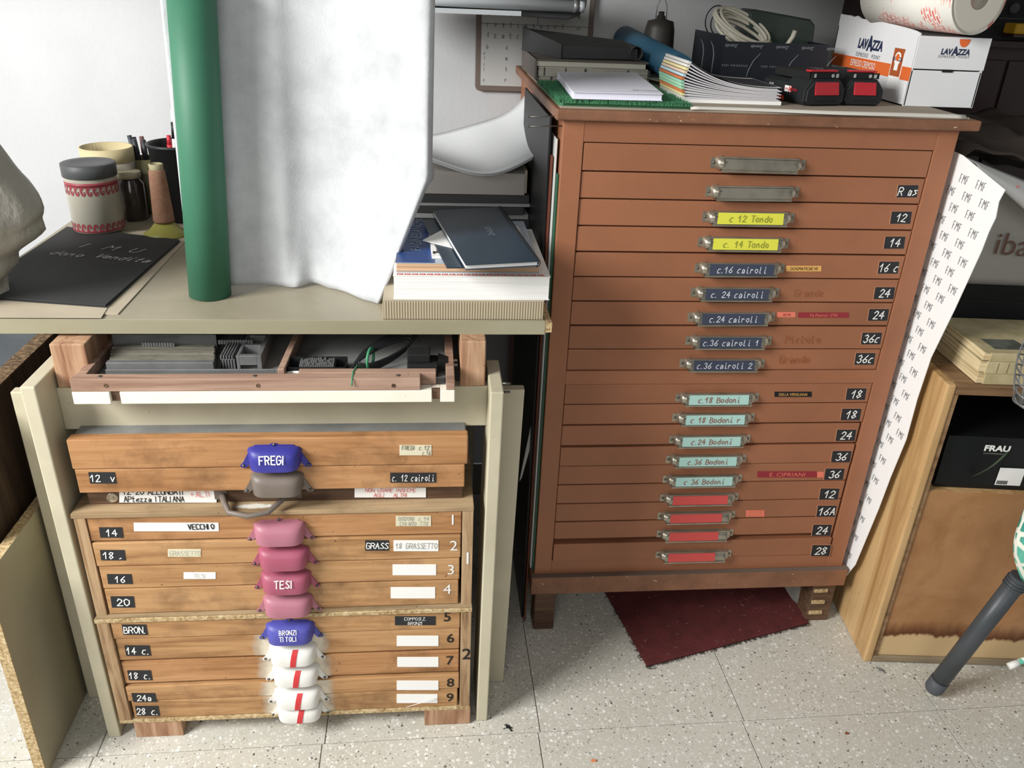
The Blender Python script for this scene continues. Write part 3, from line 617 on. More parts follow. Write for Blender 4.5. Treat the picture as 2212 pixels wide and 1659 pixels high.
front_tag(853, 1331, 941, 1350, YL+.002, tagblk, white, '', ds[0], 'tag', lines=['COMPOSIZ.', 'BRONZI'], h=.66, w=.12)
p = P(1008, 1412, 1, YL); ftext(MB(), '2', p-Vector((0, .0003, 0)), RX, UZ, .026, mi=0, bold=.01).build('painted_number', ink, b2)
a = [P(x, y, 1, YL-.001) for x, y in ((878, 1524), (935, 1508), (944, 1499), (905, 1516))]
MB().prism([v+Vector((0, -.004, 0)) for v in a], (0, .0008, 0)).build('peeling_label', wpaper, ds[4])
# paint dust on the top panel
p = P(552, 1097, 2, zl)
SPL = (p.x, p.y)
# soft white overspray patch on the wood around the white cups
spm = mat('sprayed_wood', C('DAD0BC'), .7); t = NT(spm); tcn = t.n('ShaderNodeTexCoord'); gr = t.n('ShaderNodeMapping')
t.l(tcn.outputs['Generated'], gr.inputs[0]); gr.inputs['Location'].default_value = (-.5, 0, 0); gr.inputs['Scale'].default_value = (1, 0, 0)
ln = t.n('ShaderNodeVectorMath', operation='LENGTH'); t.l(gr.outputs[0], ln.inputs[0]); nn = t.noise(tcn.outputs['Object'], 25, 5, .6)
ad = t.n('ShaderNodeMath', operation='MULTIPLY_ADD'); t.l(nn, ad.inputs[0]); ad.inputs[1].default_value = .22; t.l(ln.outputs[1], ad.inputs[2])
rp = t.ramp(ad.outputs[0], [(.40, (.95,)*3), (.52, K0)]); t.l(rp, t.b.inputs['Alpha'])
spm2 = mat('paint_dust', C('DCD8CE'), .8); t = NT(spm2); tcn = t.n('ShaderNodeTexCoord'); gr = t.n('ShaderNodeMapping'); t.l(tcn.outputs['Generated'], gr.inputs[0]); gr.inputs['Location'].default_value = (-.5, -.5, 0); gr.inputs['Scale'].default_value = (1, 1, 0)
ln = t.n('ShaderNodeVectorMath', operation='LENGTH'); t.l(gr.outputs[0], ln.inputs[0]); nn = t.noise(tcn.outputs['Object'], 120, 5, .7); ad = t.n('ShaderNodeMath', operation='MULTIPLY_ADD'); t.l(nn, ad.inputs[0]); ad.inputs[1].default_value = .5; t.l(ln.outputs[1], ad.inputs[2]); t.l(t.ramp(ad.outputs[0], [(.44, W1), (.60, K0)]), t.b.inputs['Alpha'])
MB().add([(SPL[0]-.052, YL+.002, zl+.0003), (SPL[0]+.052, YL+.002, zl+.0003), (SPL[0]+.052, YL+.026, zl+.0003), (SPL[0]-.052, YL+.026, zl+.0003)], [(0, 1, 2, 3)]).build('paint_dust', spm2, b1)
for i in (1, 2, 3, 4):
    z0 = zz[i+1]+.0012; z1 = zz[i]-[0, .0015, .0048, .0052, .0015][i]; Y = YL+[.002, .004, .005, .001, .002][i]; cx_ = P(cups2[i][0], cups2[i][1]+20, 1, Y).x
    MB().add([(cx_-.082, Y-.0003, z0), (cx_+.082, Y-.0003, z0), (cx_+.082, Y-.0003, z1), (cx_-.082, Y-.0003, z1)], [(0, 1, 2, 3)]).build('overspray', spm, ds[i])
tag(MB().box(-.541, -.4575, YL+.001, 1.21, 0, .0384).build('wooden_shim', pine, None, bevel=.001), 'small wooden block under left end of the drawer box', 'block')
tag(MB().box(-.0165, .0695, YL-.0005, 1.21, 0, .0384).build('wooden_shim', pine, None, bevel=.001), 'small wooden block under right end of the drawer box', 'block')

# ================================================================== boards on the left, sheet in the gap
o = thing('chipboard_panel', 'beige laminated chipboard panel standing on edge against left table leg', 'board', (-.678, 1.25, 0))
MB().box(-.6685, -.668, 1.047, 1.46, 0, .434).build('laminate_face', cloudy('panel_laminate', C('A79F86'), C('8A8168'), 5, .5, .5), o)
MB().box(-.686, -.6686, 1.045, 1.46, 0, .433).build('core', chip, o)
o = thing('dark_board', 'dark brown thick board with rough chipped top edge behind beige panel', 'board', (-.715, 1.5, 0))
MB().box(-.7255, -.7005, 1.12, 2.04, 0, .6455).build('face', darkw, o); MB().box(-.7275, -.7000, 1.118, 2.04, .6456, .6485).build('rough_edge', chipd, o)
patt = mat('grey_print_paper', C('C9C9C6'), .7)
b = MB(); a = [P(*q, 1, 1.42) for q in ((1122, 1040), (1150, 905), (1166, 893), (1127, 1032))]; b.prism(a, (0, .004, 0))
o = b.build('leaning_sheet', patt, None); tag(o, 'grey printed sheet leaning in dark gap beside tall cabinet', 'paper')

# ================================================================== objects on the table, left
ZT = .7882
fld = thing('black_folder', 'black card folder with white chalk writing IMU on table left', 'folder', (-.6, 1.45, ZT))
A = [P(-75, 640, 2, ZT+.004), P(228, 662, 2, ZT+.004), P(388, 520, 2, ZT+.004), P(145, 492, 2, ZT+.004)]
MB().hexa([Vector((p.x, p.y, ZT+.0045)) for p in A], [Vector((p.x, p.y, ZT+.0065)) for p in A]).build('cover', blackcard, fld)
A2 = [p+Vector((.0015, -.003, 0)) for p in A]; MB().hexa([Vector((p.x, p.y, ZT+.0032)) for p in A2], [Vector((p.x, p.y, ZT+.0042)) for p in A2]).build('back_cover', blackcard, fld)
chalk = mat('chalk', C('D8D8D4'), .9)
dirv = (P(320, 570, 2, ZT)-P(110, 548, 2, ZT)); upv = Vector((-dirv.y, dirv.x, 0)); b = MB(); z_ = ZT+.0066
p = P(172, 534, 2, z_); write(b, 'I M U', p, dirv, upv, .024, .07, mi=0, slant=.25, gap=.55, cond=.9); b.build('chalk_word', chalk, fld); b = MB()
p = P(105, 549, 2, z_); write(b, 'dono', p, dirv, upv, .020, .09, mi=0, slant=.3, gap=.22, cond=.85); b.build('chalk_word', chalk, fld); p = P(202, 556, 2, z_); write(MB(), 'Vendita', p, dirv, upv, .020, .09, mi=0, slant=.3, gap=.2, cond=.8).build('chalk_word', chalk, fld)
b = MB(); A = [P(-60, 680, 2, ZT), P(255, 680, 2, ZT), P(420, 500, 2, ZT), P(180, 500, 2, ZT)]
b.hexa([Vector((p.x, p.y, ZT)) for p in A], [Vector((p.x, p.y, ZT+.0016)) for p in A]); tag(b.build('card_sheet', cardb, None), 'large grey card sheet under the black folder', 'paper')
b = MB(); A = [P(-60, 693, 2, ZT+.0018), P(216, 690, 2, ZT+.0018), P(236, 660, 2, ZT+.0018), P(0, 640, 2, ZT+.0018)]
b.hexa([Vector((p.x, max(p.y, 1.206), ZT+.0018)) for p in A], [Vector((p.x, max(p.y, 1.206), ZT+.0026)) for p in A]); tag(b.build('paper_sheet', cardb, None), 'thin beige paper with bent corner at table front edge', 'paper')

def orn(mb_, zc, r, cx, cy, inv=1, hh=.014, mi=1, lift=.0006):
    """curling wave ornament band around a can"""
    n = 26
    for k in range(n):
        a0 = 2*math.pi*k/n; da = 2*math.pi/n
        prof = [(0, 0), (.0, .55), (.25, .95), (.6, 1), (.85, .7), (.75, .45), (.5, .5), (.62, .72), (.4, .72), (.3, .4), (.6, .12), (1, 0)]
        pts = [Vector((cx+(r+lift)*math.cos(a0+da*u), cy+(r+lift)*math.sin(a0+da*u), zc-inv*hh*w)) for u, w in prof]
        mb_.poly(pts if inv < 0 else pts[::-1], mi=mi)
# white can with red ornament
cn = thing('ornament_canister', 'white canister with red wave borders and dark grey lid', 'canister', (0, 0, 0))
pc = P(197, 507, 2, ZT+.007); cx_, cy_2 = pc.x, pc.y+.047; r = .047; z0 = ZT+.0068
cn.location = (cx_, cy_2, z0); ztop = .925
canw = mat('canister_white', C('A9A598'), .3); canr = mat('ornament_red', C('96424A'), .4)
b = MB(); b.lathe([(r-.002, z0), (r, z0+.003), (r, ztop-.024), (r-.001, ztop-.02)], (cx_, cy_2, 0), 48)
b.mi = 1
for zc, h_ in ((z0+.0905, .0075), (z0+.003, .004)): b.lathe([(r+.0003, zc), (r+.0004, zc+h_), (r, zc+h_)], (cx_, cy_2, 0), 48)
orn(b, z0+.0908, r, cx_, cy_2, 1, .017); orn(b, z0+.0035, r, cx_, cy_2, -1, .017); b.build('body', [canw, canr], cn)
MB().lathe([(r+.001, ztop-.025), (r+.002, ztop-.024), (r+.002, ztop-.001), (r, ztop), (r-.016, ztop-.0004), (r-.018, ztop-.001), (0, ztop-.001)], (cx_, cy_2, 0), 48).build('lid', mat('grey_lid', C('4C4E50'), .5), cn)
# jar, cone, tub, bin
jp = P(282, 480, 2, ZT); j = thing('glass_jar', 'dark filled glass jar with cream metal lid behind the canister', 'jar', (jp.x, jp.y+.028, ZT)); jc = (jp.x+.002, jp.y+.028, 0)
MB().lathe([(.022, ZT), (.027, ZT+.003), (.027, ZT+.075), (.021, ZT+.083), (.021, ZT+.088)], jc, 32).build('glass', mat('dark_jar', C('3A322E'), .15, spec=.6), j)
MB().lathe([(.0235, ZT+.087), (.0238, ZT+.098), (.022, ZT+.0995), (0, ZT+.099)], jc, 32).build('lid', mat('cream_lid', C('B4AC92'), .4), j)
kp = P(345, 512, 2, ZT+.0065); kc = (kp.x+.002, kp.y+.034, 0); z0 = ZT+.002
k = thing('thread_cone', 'brown thread spool on flared olive yellow plastic foot', 'thread spool', (kc[0], kc[1], z0))
oliv = mat('olive_plastic', C('8E8A45'), .4); thr = cloudy('brown_thread', C('85604C'), C('A08068'), 60, .6, .8, .5, 500)
MB().lathe([(.042, z0), (.042, z0+.003), (.030, z0+.010), (.020, z0+.022), (.011, z0+.026)], kc, 24).build('foot', oliv, k)
MB().lathe([(.019, z0+.0262), (.020, z0+.03), (.0165, z0+.10), (.0150, z0+.125), (.0135, z0+.128)], kc, 28).build('thread', thr, k)
MB().lathe([(.011, z0+.0262), (.0125, z0+.128), (.0135, z0+.138), (.011, z0+.139), (.010, z0+.13), (.009, z0+.05)], kc, 20).build('tube', mat('kraft_tube', C('9C9474'), .6), k)
tp = P(235, 478, 2, ZT); tcx, tcy = tp.x, tp.y+.055; z1 = P(230, 316, 1, tcy).z
tb_ = thing('kraft_tub', 'round cream cardboard tub without lid behind the canister', 'tub', (tcx, tcy, ZT)); rt = .051
MB().lathe([(rt-.004, ZT), (rt, ZT+.002), (rt, z1-.028), (rt-.0005, z1-.028)], (tcx, tcy, 0), 40).build('body', mat('tub_white', C('AFA898'), .6), tb_)
MB().lathe([(rt-.0005, z1-.028), (rt+.0005, z1-.027), (rt+.0005, z1), (rt-.003, z1), (rt-.003, ZT+.01)], (tcx, tcy, 0), 40).build('rim', mat('tub_cream', C('BDB08A'), .6), tb_)
bp = P(370, 484, 2, ZT); bcx, bcy = bp.x+.020, bp.y+.050; z1 = P(362, 316, 1, bcy-.04).z
bn = thing('black_bucket', 'black plastic bucket with rolled rim partly behind green roll', 'bucket', (bcx, bcy, ZT))
MB().lathe([(.045, ZT), (.048, ZT+.002), (.058, z1-.006), (.061, z1-.005), (.0615, z1), (.058, z1+.001), (.055, z1-.004), (.046, ZT+.01), (0, ZT+.009)], (bcx, bcy, 0), 40).build('shell', black, bn)
# pens: in an olive cup
up_ = P(312, 470, 2, ZT); ucx, ucy = P(300, 330, 1, 1.84).x, 1.84; zc = P(305, 340, 1, 1.84).z
cu_ = thing('pen_cup', 'olive pen cup between the tub and the black bucket', 'cup', (ucx+.01, ucy, ZT)); MB().lathe([(.025, ZT), (.03, ZT+.002), (.032, zc), (.029, zc), (.027, ZT+.01), (0, ZT+.009)], (ucx+.01, ucy, 0), 24).build('body', mat('olive_cup', C('6E6A4C'), .5), cu_)
pc_ = [C('3A4048'), C('35383C'), C('6B4A48'), C('2E3034'), C('3C4148'), C('47413A')]
for i, (dx, dy, hh, tx_) in enumerate(((-.014, 0, .045, -.006), (-.006, -.012, .040, -.002), (0, .008, .042, .002), (.006, -.008, .038, .004), (-.010, .010, .040, -.005), (.010, .004, .030, .012))):
    a = Vector((ucx+.01+dx*.5, ucy+dy*.5, ZT+.015)); e = Vector((ucx+.006+dx*1.1+tx_*.8, ucy+dy, zc+hh)); o = MB().tube([a, a.lerp(e, .75), a.lerp(e, .76), e], [.0042, .0042, .0050, .0046], 10).build('marker_pen', mat('pen_%d' % i, pc_[i], .5))
    tag(o, ['leftmost dark marker pen in the bunch behind the tub', 'dark marker pen at front left of the bunch', 'brown red tinged marker pen in middle of the bunch', 'dark marker pen at front right of the bunch', 'blue grey marker pen at back left of the bunch', 'short brown marker pen leaning right from the bunch'][i], 'pen', 'pens in the olive cup')
for nm, lab, px, py, dz, m, r_ in (('ballpoint_pen', 'long black and white pen sticking out of the black bucket', 372, 236, 0, white, .004), ('red_marker', 'red capped pen leaning in the black bucket', 364, 292, 0, mat('red_cap', C('B8303A'), .4), .0052)):
    e = P(px, py, 1, bcy+.01); a = Vector((bcx-.020, bcy+.01, ZT+.014)); o = thing(nm, lab, 'pen', a); MB().tube([a, a.lerp(e, .72)], r_, 10).build('barrel', m if nm[0] == 'b' else white, o)
    MB().tube([a.lerp(e, .72), a.lerp(e, .88)], r_*1.1, 10).build('grip', black if nm[0] == 'b' else m, o); MB().tube([a.lerp(e, .88), e], [r_, r_*.8], 10).build('cap', m, o)
# plastic bag hanging at left
bagm = mat('grey_polythene', C('A8A298'), .35, alpha=.93); NT(bagm).bump(NT(bagm).noise(NT(bagm).coords((1, 1, .5)), 18, 5, .6), .5, .02)
def bagf(u, v):
    y = 1.30; pr = [(-60, 250, .0), (0, 330, .02), (55, 400, .05), (92, 465, .06), (85, 500, .05), (40, 545, .04), (15, 575, .03), (8, 620, .02), (-5, 655, .0)]
    k = v*8; i = min(int(k), 7); f = k-i; px = pr[i][0]*(1-f)+pr[i+1][0]*f; py = pr[i][1]*(1-f)+pr[i+1][1]*f; d = pr[i][2]*(1-f)+pr[i+1][2]*f
    e = P(px, py, 1, y); th = (u-.5)*math.pi*1.15; w = e.x+.86+.01*math.sin(v*30+u*9)*v
    return (-.86+w*math.cos(th)**.7 if abs(th) < math.pi/2 else -.86, y+(.09+d)*math.sin(th)*.8+.004*math.sin(u*40), e.z+.004*math.sin(u*23+v*7))
o = MB().grid(bagf, 36, 36).build('hanging_bag', bagm, None, solid=.0008); tag(o, 'crumpled grey plastic bag hanging down at far left', 'bag')

# ================================================================== green roll, white roll of paper
grm = cloudy('green_paper', C('3A7058'), C('32644E'), 12, .5, .55)
a = P(444, 652, 2, ZT); a = Vector((a.x, a.y+.032, ZT)); top = P(410, -60, 1, a.y+.02)
o = thing('green_paper_roll', 'tall rolled green paper standing on table before the white sheet', 'paper roll', a)
MB().tube([a, a.lerp(top, .5), top], [.0325, .033, .0335], 40, cap=False).tube([a+Vector((0, 0, .001)), a.lerp(top, .5), top], [.027]*3, 32, cap=False).build('roll', grm, o, solid=.001)
felt = cloudy('white_fleece_paper', C('C3C6C9'), C('A6A9AD'), 16, .8, .95, .25, 260)
key = [(-.395, 1.322), (-.340, 1.334), (-.29, 1.347), (-.24, 1.358), (-.195, 1.364), (-.145, 1.352), (-.095, 1.326), (-.045, 1.292), (-.016, 1.274), (-.007, 1.276), (-.004, 1.292)]
def kp_(s):
    s = s*(len(key)-1); i = min(int(s), len(key)-2); f = s-i; g = lambda i: Vector(key[max(0, min(i, len(key)-1))])
    p0, p1, p2, p3 = g(i-1), g(i), g(i+1), g(i+2)
    return .5*((2*p1)+(-p0+p2)*f+(2*p0-5*p1+4*p2-p3)*f*f+(-p0+3*p1-3*p2+p3)*f**3)
def sheetf(u, v):
    z = ZT+.001+v*.60; hc = min(1, (z-ZT)/.205); q = kp_(u)
    # below the kink the right border runs slanting inwards to the table
    x = q.x; xr_ = -.010; lim = -.088+(xr_+.088)*hc
    if x > -.25: x = -.25+(x+.25)*(lim+.25)/(xr_+.25)
    lean = .03*v; dz = (.006*math.sin(u*7)+.004*math.sin(u*17))*max(0, 1-v*6) if u < .8 else 0
    wob = .0018*math.sin(u*34+v*5)*(1-.5*v); crk = .020*math.exp(-((u-.36)/.05)**2)*math.exp(-v*14)+.004*math.exp(-((u-.30)/.03)**2)
    kink = .006*math.exp(-((z-ZT-.205)/.008)**2)*max(0, u-.85)/.15
    return (x+lean*.35+.002*v+kink, q.y+lean+wob-crk+.006*(1-hc)*u, z+max(0, dz))
o = MB().grid(sheetf, 90, 60).build('white_paper_sheet', felt, None, solid=.0030, off=0); tag(o, 'huge white fleecy sheet standing curved behind the green roll', 'paper')

# ================================================================== stack at the middle right of the table
st = 'paper pile at right end of table'
corr = mat('corrugated_card', C('A4977F'), .85); t = NT(corr); wv = t.n('ShaderNodeTexWave'); wv.inputs['Scale'].default_value = 75; wv.bands_direction = 'X'; t.l(t.n('ShaderNodeTexCoord').outputs['Object'], wv.inputs[0])
t.col(t.ramp(wv.outputs[1], [(.2, C('968A72')), (.8, C('B0A48C'))])); t.bump(wv.outputs[1], .4, .002)
o = thing('cardboard_box', 'flat beige corrugated cardboard box at the bottom of book pile', 'box', (.052, 1.36, ZT))
MB().box(-.0755, .1765, 1.209, 1.50, ZT, ZT+.030).build('box_body', corr, o, bevel=.0015); MB().box(-.0755, .1765, 1.2095, 1.50, ZT+.0302, ZT+.0314).build('box_lid', cardb, o)
zq = ZT+.0316
def bookish(name, label, cat, px0, px1, yf, dep, z0, z1, pages, cover, grp=None, rz=0, cov=.0015, bev=.001):
    x0 = P(px0, 640, 1, yf).x; x1 = P(px1, 640, 1, yf).x
    o = thing(name, label, cat, ((x0+x1)/2, yf+dep/2, z0), grp, rz); X = (x1-x0)/2; D = dep/2
    MB().box(-X+.001, X-.001, -D+.001, D-.001, cov, z1-z0-cov).build('pages', pages, o, local=True, bevel=bev)
    MB().box(-X, X, -D, D, 0, cov).build('back_cover', cover, o, local=True); c = MB().box(-X, X, -D, D, z1-z0-cov, z1-z0).build('cover', cover, o, local=True)
    return o, X, D
pagem = mat('page_block', C('EEEDEA'), .8); t = NT(pagem); v = t.coords((4, 4, 900)); n = t.noise(v, 1, 2); t.col(t.ramp(n, [(.35, C('D9D8D4')), (.5, C('F0F0EE'))]))
pageb = mat('tan_pages', C('CBA98A'), .8); t = NT(pageb); v = t.coords((4, 4, 900)); n = t.noise(v, 1, 2); t.col(t.ramp(n, [(.35, C('B08C6C')), (.5, C('D2B292'))]))
o, X, D = bookish('directory_book', 'very thick white book with red greek key border on cardboard box', 'book', 850, 1187, 1.214, .27, zq, zq+.0385, pagem, wpaper, cov=.001)
# greek-key border printed along the front edge of the cover
b = MB(); kx = -X+.006; zk = .0386
while kx < X-.014:
    for (a0, a1, c0, c1) in ((0, .0105, 0, .001), (0, .001, 0, .006), (0, .0085, .005, .006), (.0075, .0085, .002, .006), (.003, .0085, .002, .003)):
        b.box(kx+a0, kx+a1, -D+.004+c0, -D+.004+c1, zk, zk+.0003)
    kx += .0115
b.build('key_border', mat('key_red', C('C9544C'), .6), o, local=True)
zq += .0392
bluec = cloudy('blue_cover', C('2E4B86'), C('24396B'), 6, .5, .4)
o, X, D = bookish('phone_directory', 'blue white phone directory with tan page edges, second in pile', 'book', 856, 1162, 1.228, .25, zq, zq+.0155, pageb, mat('directory_cover', C('B8C2CE'), .45), cov=.001)
b = MB(); b.box(-X, -X+.060, -D, D, .0156, .0160); b.mi = 1; ftext(b, 'PAGINEBIANCHE', (-X+.030, .03, .0160), (0, 1, 0), (-1, 0, 0), .018, mi=1, bold=.02); b.build('blue_title_strip', [bluec, mat('grey_title', C('7C8CA8'), .5)], o, local=True)
b = MB(); 
for r0, r1, m_ in ((.045, .055, 0),): b.lathe([(r0, .0157), (r1, .0157), (r1, .0162), (r0, .0162)], (.02, -.01, 0), 40, mi=0)
b.build('swoosh_print', mat('grey_print', C('8E99A6'), .5), o, local=True)
zq += .0162
o = thing('magazine', 'white magazine reading POR with red photograph, under the blue notebook', 'magazine', (.068, 1.325, zq), rz=.04)
MB().box(-.07, .088, -.075, .09, 0, .006).build('pages', pagem, o, local=True)
b = MB(); b.box(-.07, .088, -.075, .09, .0061, .0066); b.box(-.062, .02, -.058, .06, .0066, .0069, mi=1); ftext(b, 'POR', (-.052, -.066, .0068), (1, 0, 0), (0, 1, 0), .012, mi=2, bold=.03)
b.build('cover', [wpaper, mat('magazine_photo', C('7A3A38'), .4), ink], o, local=True); zm = zq+.0075
bl2 = cloudy('slate_cover', C('2A3947'), C('3A4B5A'), 6, .5, .35)
A = [P(965, 578, 2, zm), P(1162, 571, 2, zm), P(1085, 452, 2, zm), P(905, 462, 2, zm)]
def sheet_thing(name, label, cat, A, z0, z1, m, grp=None, edge=None):
    c = sum((Vector((p.x, p.y, 0)) for p in A), Vector())/4; o = thing(name, label, cat, (c.x, c.y, z0), grp)
    lo = [Vector((p.x, p.y, z0)) for p in A]; hi = [Vector((p.x, p.y, z1)) for p in A]
    if edge:
        ins = lambda p, z: Vector((p.x+(c.x-p.x)*.02, p.y+(c.y-p.y)*.02, z))
        MB().hexa([ins(p, z0+.001) for p in A], [ins(p, z1-.001) for p in A]).build('pages', edge, o)
        MB().hexa(lo, [p+Vector((0, 0, .001)) for p in lo]).build('back_cover', m, o); MB().hexa([p-Vector((0, 0, .001)) for p in hi], hi).build('cover', m, o)
    else: MB().hexa(lo, hi).build('sheet', m, o)
    return o
A = [P(*q, 2, zm) for q in ((965, 580), (1100, 578), (1000, 470), (912, 478))]
sheet_thing('slate_folder', 'dark slate folder sticking out left under the spiral notebook', 'folder', A, zm, zm+.002, bl2)
A = [P(*q, 2, zm+.003) for q in ((913, 519), (985, 537), (968, 500), (958, 495))]
sheet_thing('folded_paper', 'small white triangular paper corner poking out of pile', 'paper', A, zm+.0022, zm+.0032, wpaper)
zn = zm+.0046
A = [P(*q, 2, zn+.006) for q in ((1006, 575), (1163, 567), (1080, 449), (935, 457))]
nb = sheet_thing('spiral_notebook', 'dark slate blue spiral bound notebook on top of the pile', 'notebook', A, zn, zn+.008, bl2, edge=pagem)
e0, e1 = A[1], A[2]
for k in range(34):
    f = (k+.5)/34; c = e0.lerp(e1, f); c.z = zn+.004; MB().tube([c+Vector((.0052*math.cos(a)-.001, 0.0008*math.sin(a), .0062*math.sin(a))) for a in [i*math.pi/4 for i in range(8)]], .0007, 5, closed=True).build('coil_ring', black, nb)
dv_ = (A[2]-A[1]); b = MB(); ftext(b, '2mila05', P(1057, 500, 2, zn+.0081), dv_, Vector((-dv_.y, dv_.x, 0)), .012, mi=0, bold=.01); b.build('embossed_title', mat('silver_grey', C('6F7C88'), .4), nb)

# piles behind: black and white folders, grey box, fleece wadding
zz0 = ZT
yp = 1.62
def flat(name, lab, cat, px0, px1, yf, dep, z0, th, m, grp=None, rz=0):
    x0 = P(px0, 440, 1, yf).x; x1 = P(px1, 440, 1, yf).x; o = MB().box(x0, x1, yf, yf+dep, z0, z0+th).build(name, m, None, bevel=.0006); o.rotation_euler = (0, 0, rz); return tag(o, lab, cat, grp)
h1 = P(1140, 470, 1, yp).z
flat('paper_pile', 'block of white paper at bottom of the rear pile', 'paper pile', 860, 1118, yp-.01, .26, ZT, .034, pagem)
zz0 = ZT+.0345
gdark = mat('charcoal_folder', C('3B3C3D'), .6); glight = mat('light_folder', C('9EA0A2'), .6)
lift_ = P(1000, 417, 1, yp).z
k_th = (lift_-zz0)/(.046+.003)
labs = [('black folder lying on the white paper block at back', gdark, .012), ('pale grey folder between two black ones in rear pile', glight, .007), ('charcoal ring folder in the middle of the rear pile', gdark, .010), ('thin white envelope folder in the rear pile', glight, .005), ('topmost black folder under the grey box', gdark, .012)]
for i, (l_, m_, th) in enumerate(labs):
    flat('document_folder', l_, 'folder', 860, 1150-(i % 3)*8, yp+.003*(i % 2)-.004, .25, zz0, th*k_th, m_, None, random.uniform(-.02, .02)); zz0 += th*k_th+.0006
zg1 = P(1000, 373, 1, yp-.006).z
gb = thing('grey_carton', 'shallow grey cardboard carton with creased front under white fleece', 'box', (.0, yp+.12, zz0)); x0, x1 = P(850, 400, 1, yp-.006).x, P(1134, 400, 1, yp-.006).x
MB().box(x0, x1, yp-.006, yp+.24, zz0, zg1).build('tray', mat('grey_board', C('A5A09C'), .85), gb, bevel=.001); MB().box(x1-.0005, x1+.004, yp-.004, yp+.24, zz0+.004, zg1+.006).build('end_flap', cardb, gb)
# fleece sheets
fl2 = cloudy('white_wadding', C('DEE1E3'), C('CFD3D6'), 9, .4, .95, .2, 300)
def quad3(a, b, c, t): return a*(1-t)*(1-2*t)+b*4*t*(1-t)+c*t*(2*t-1)
def fleece(off):
    fr_ = [P(860, 318, 1, 1.6), P(1040, 370, 1, 1.6), P(1164, 332, 1, 1.6)]; bk = [P(860, 292, 1, 1.9), P(1040, 268, 1, 1.9), P(1156, 180, 1, 1.86)]
    def f(u, v):
        p = quad3(*fr_, u).lerp(quad3(*bk, u), v); p.z += -.028*math.sin(v*math.pi)*(.3+.7*u)+.004*math.sin(u*9+v*4)-off*.6; p.y += off; return p
    return f
for k, l_ in enumerate(('lower', 'upper')):
    o = MB().grid(fleece(.010-k*.010), 40, 16).build('fleece_sheet', fl2, None, solid=.004); tag(o, ('lower' if k == 0 else 'upper')+' sheet of white wadding curling up against the tall cabinet', 'fabric sheet')
# framed pictures squeezed beside the cabinet
for k, (l_, x0, x1, y0, z1, m_) in enumerate((('black picture frame standing edge-on left of the tall cabinet', .1955, .1995, 1.40, 1.070, black), ('reddish wooden frame edge beside the black frame', .2000, .2030, 1.385, 1.01, mat('mahogany', C('6B3A2A'), .5)), ('pale board between wooden frame and green backed panel', .2046, .2076, 1.375, 1.04, patt), ('green edged glass panel nearest the tall cabinet side', .2080, .2113, 1.365, .985, mat('green_glass_edge', C('2C5A44'), .2)))):
    tag(MB().box(x0, x1, y0, 1.80, .0005 if k < 2 else zb, z1).build('picture_frame', m_, None, bevel=.001), l_, 'frame')
for py in (252, 273):
    p = P(1210, py, 1, 1.36); p0 = P(1142, py, 1, 1.36)
    tag(MB().tube([p0, Vector((.2117, 1.365, p.z))], .0012, 6).lathe([(.0024, 0), (.0024, .001)], p0, 8, axis=(-1, 0, 0)).build('nail', screw, None), 'upper long nail driven into left side of tall cabinet' if py == 252 else 'lower long nail driven into left side of tall cabinet', 'nail')

# ================================================================== wall chart and tube lamp
yc_ = YW-.014
chart = thing('type_lay_chart', 'framed lay chart of type case letters hung on back wall', 'chart', (.25, yc_, 1.02))
A0 = P(1026, 196, 1, yc_); x0 = A0.x; z0 = A0.z; x1 = P(1282, 60, 1, yc_).x; z1 = 1.42; fr = mat('chart_frame', C('6E625C'), .6)
b = MB(); fw = .0125
b.prism([(x0, yc_, z0+.01), (x0+.003, yc_, z0+.003), (x0+.01, yc_, z0), (x1-.01, yc_, z0), (x1, yc_, z0+.01), (x1, yc_, z1), (x0, yc_, z1)], (0, .012, 0)); b.build('backing', fr, chart, bevel=.002)
b = MB(); b.box(x0+fw, x1-fw, yc_-.001, yc_, z0+fw, z1-fw); cell = (x1-x0-2*fw); zz_ = z0+fw
rr = random.Random(11); L = 'abcdefgilmnopqrstuvz'
mid = x0+fw+cell*.52; zsep = z0+.145
for row in range(14):
    z = z0+fw+.010+row*.0235; nn_ = 5 if row < 4 else 13
    for c_ in range(nn_):
        x = x0+fw+.012+c_*(cell-.02)/nn_
        if row < 3 and c_ == 0:
            for q in range(2): write(b, rr.choice('fiyzx'), (x-.006, yc_-.001, z+q*.011), RX, UZ, .006, .14, mi=1, lift=.0005)
            continue
        write(b, rr.choice(L), (x, yc_-.001, z), RX, UZ, .0105 if row > 3 else .0085, .15, mi=1, lift=.0005)
b.box(x0+fw, x1-fw, yc_-.0016, yc_-.001, zsep, zsep+.0012, mi=1); b.box(mid, mid+.0012, yc_-.0016, yc_-.001, zsep, z1-fw, mi=1)
b.build('sheet', [mat('chart_paper', C('B9BAB9'), .7), mat('chart_ink', C('6D6F71'), .7)], chart)
ly = 1.80; lz = P(1240, 14, 1, ly).z
lf = thing('tube_lamp', 'unlit fluorescent tube lamp with dark bracket at top of frame', 'lamp', (.1, ly, lz))
xe = P(1262, 14, 1, ly).x; glass = mat('tube_glass', C('B9BEC2'), .15, spec=.6)
MB().tube([(-.25, ly, lz+.004), (xe-.022, ly, lz)], .0115, 16).build('tube', glass, lf); MB().tube([(xe-.022, ly, lz), (xe-.012, ly, lz)], .0122, 16).build('end_cap', steel, lf); MB().tube([(xe-.012, ly, lz), (xe, ly, lz)], .0105, 16).build('socket', glass, lf)
x2 = P(1125, 22, 1, ly).x; MB().box(-.25, x2, ly-.012, ly-.004, lz-.021, lz-.012).build('guard_strip', glass, lf)
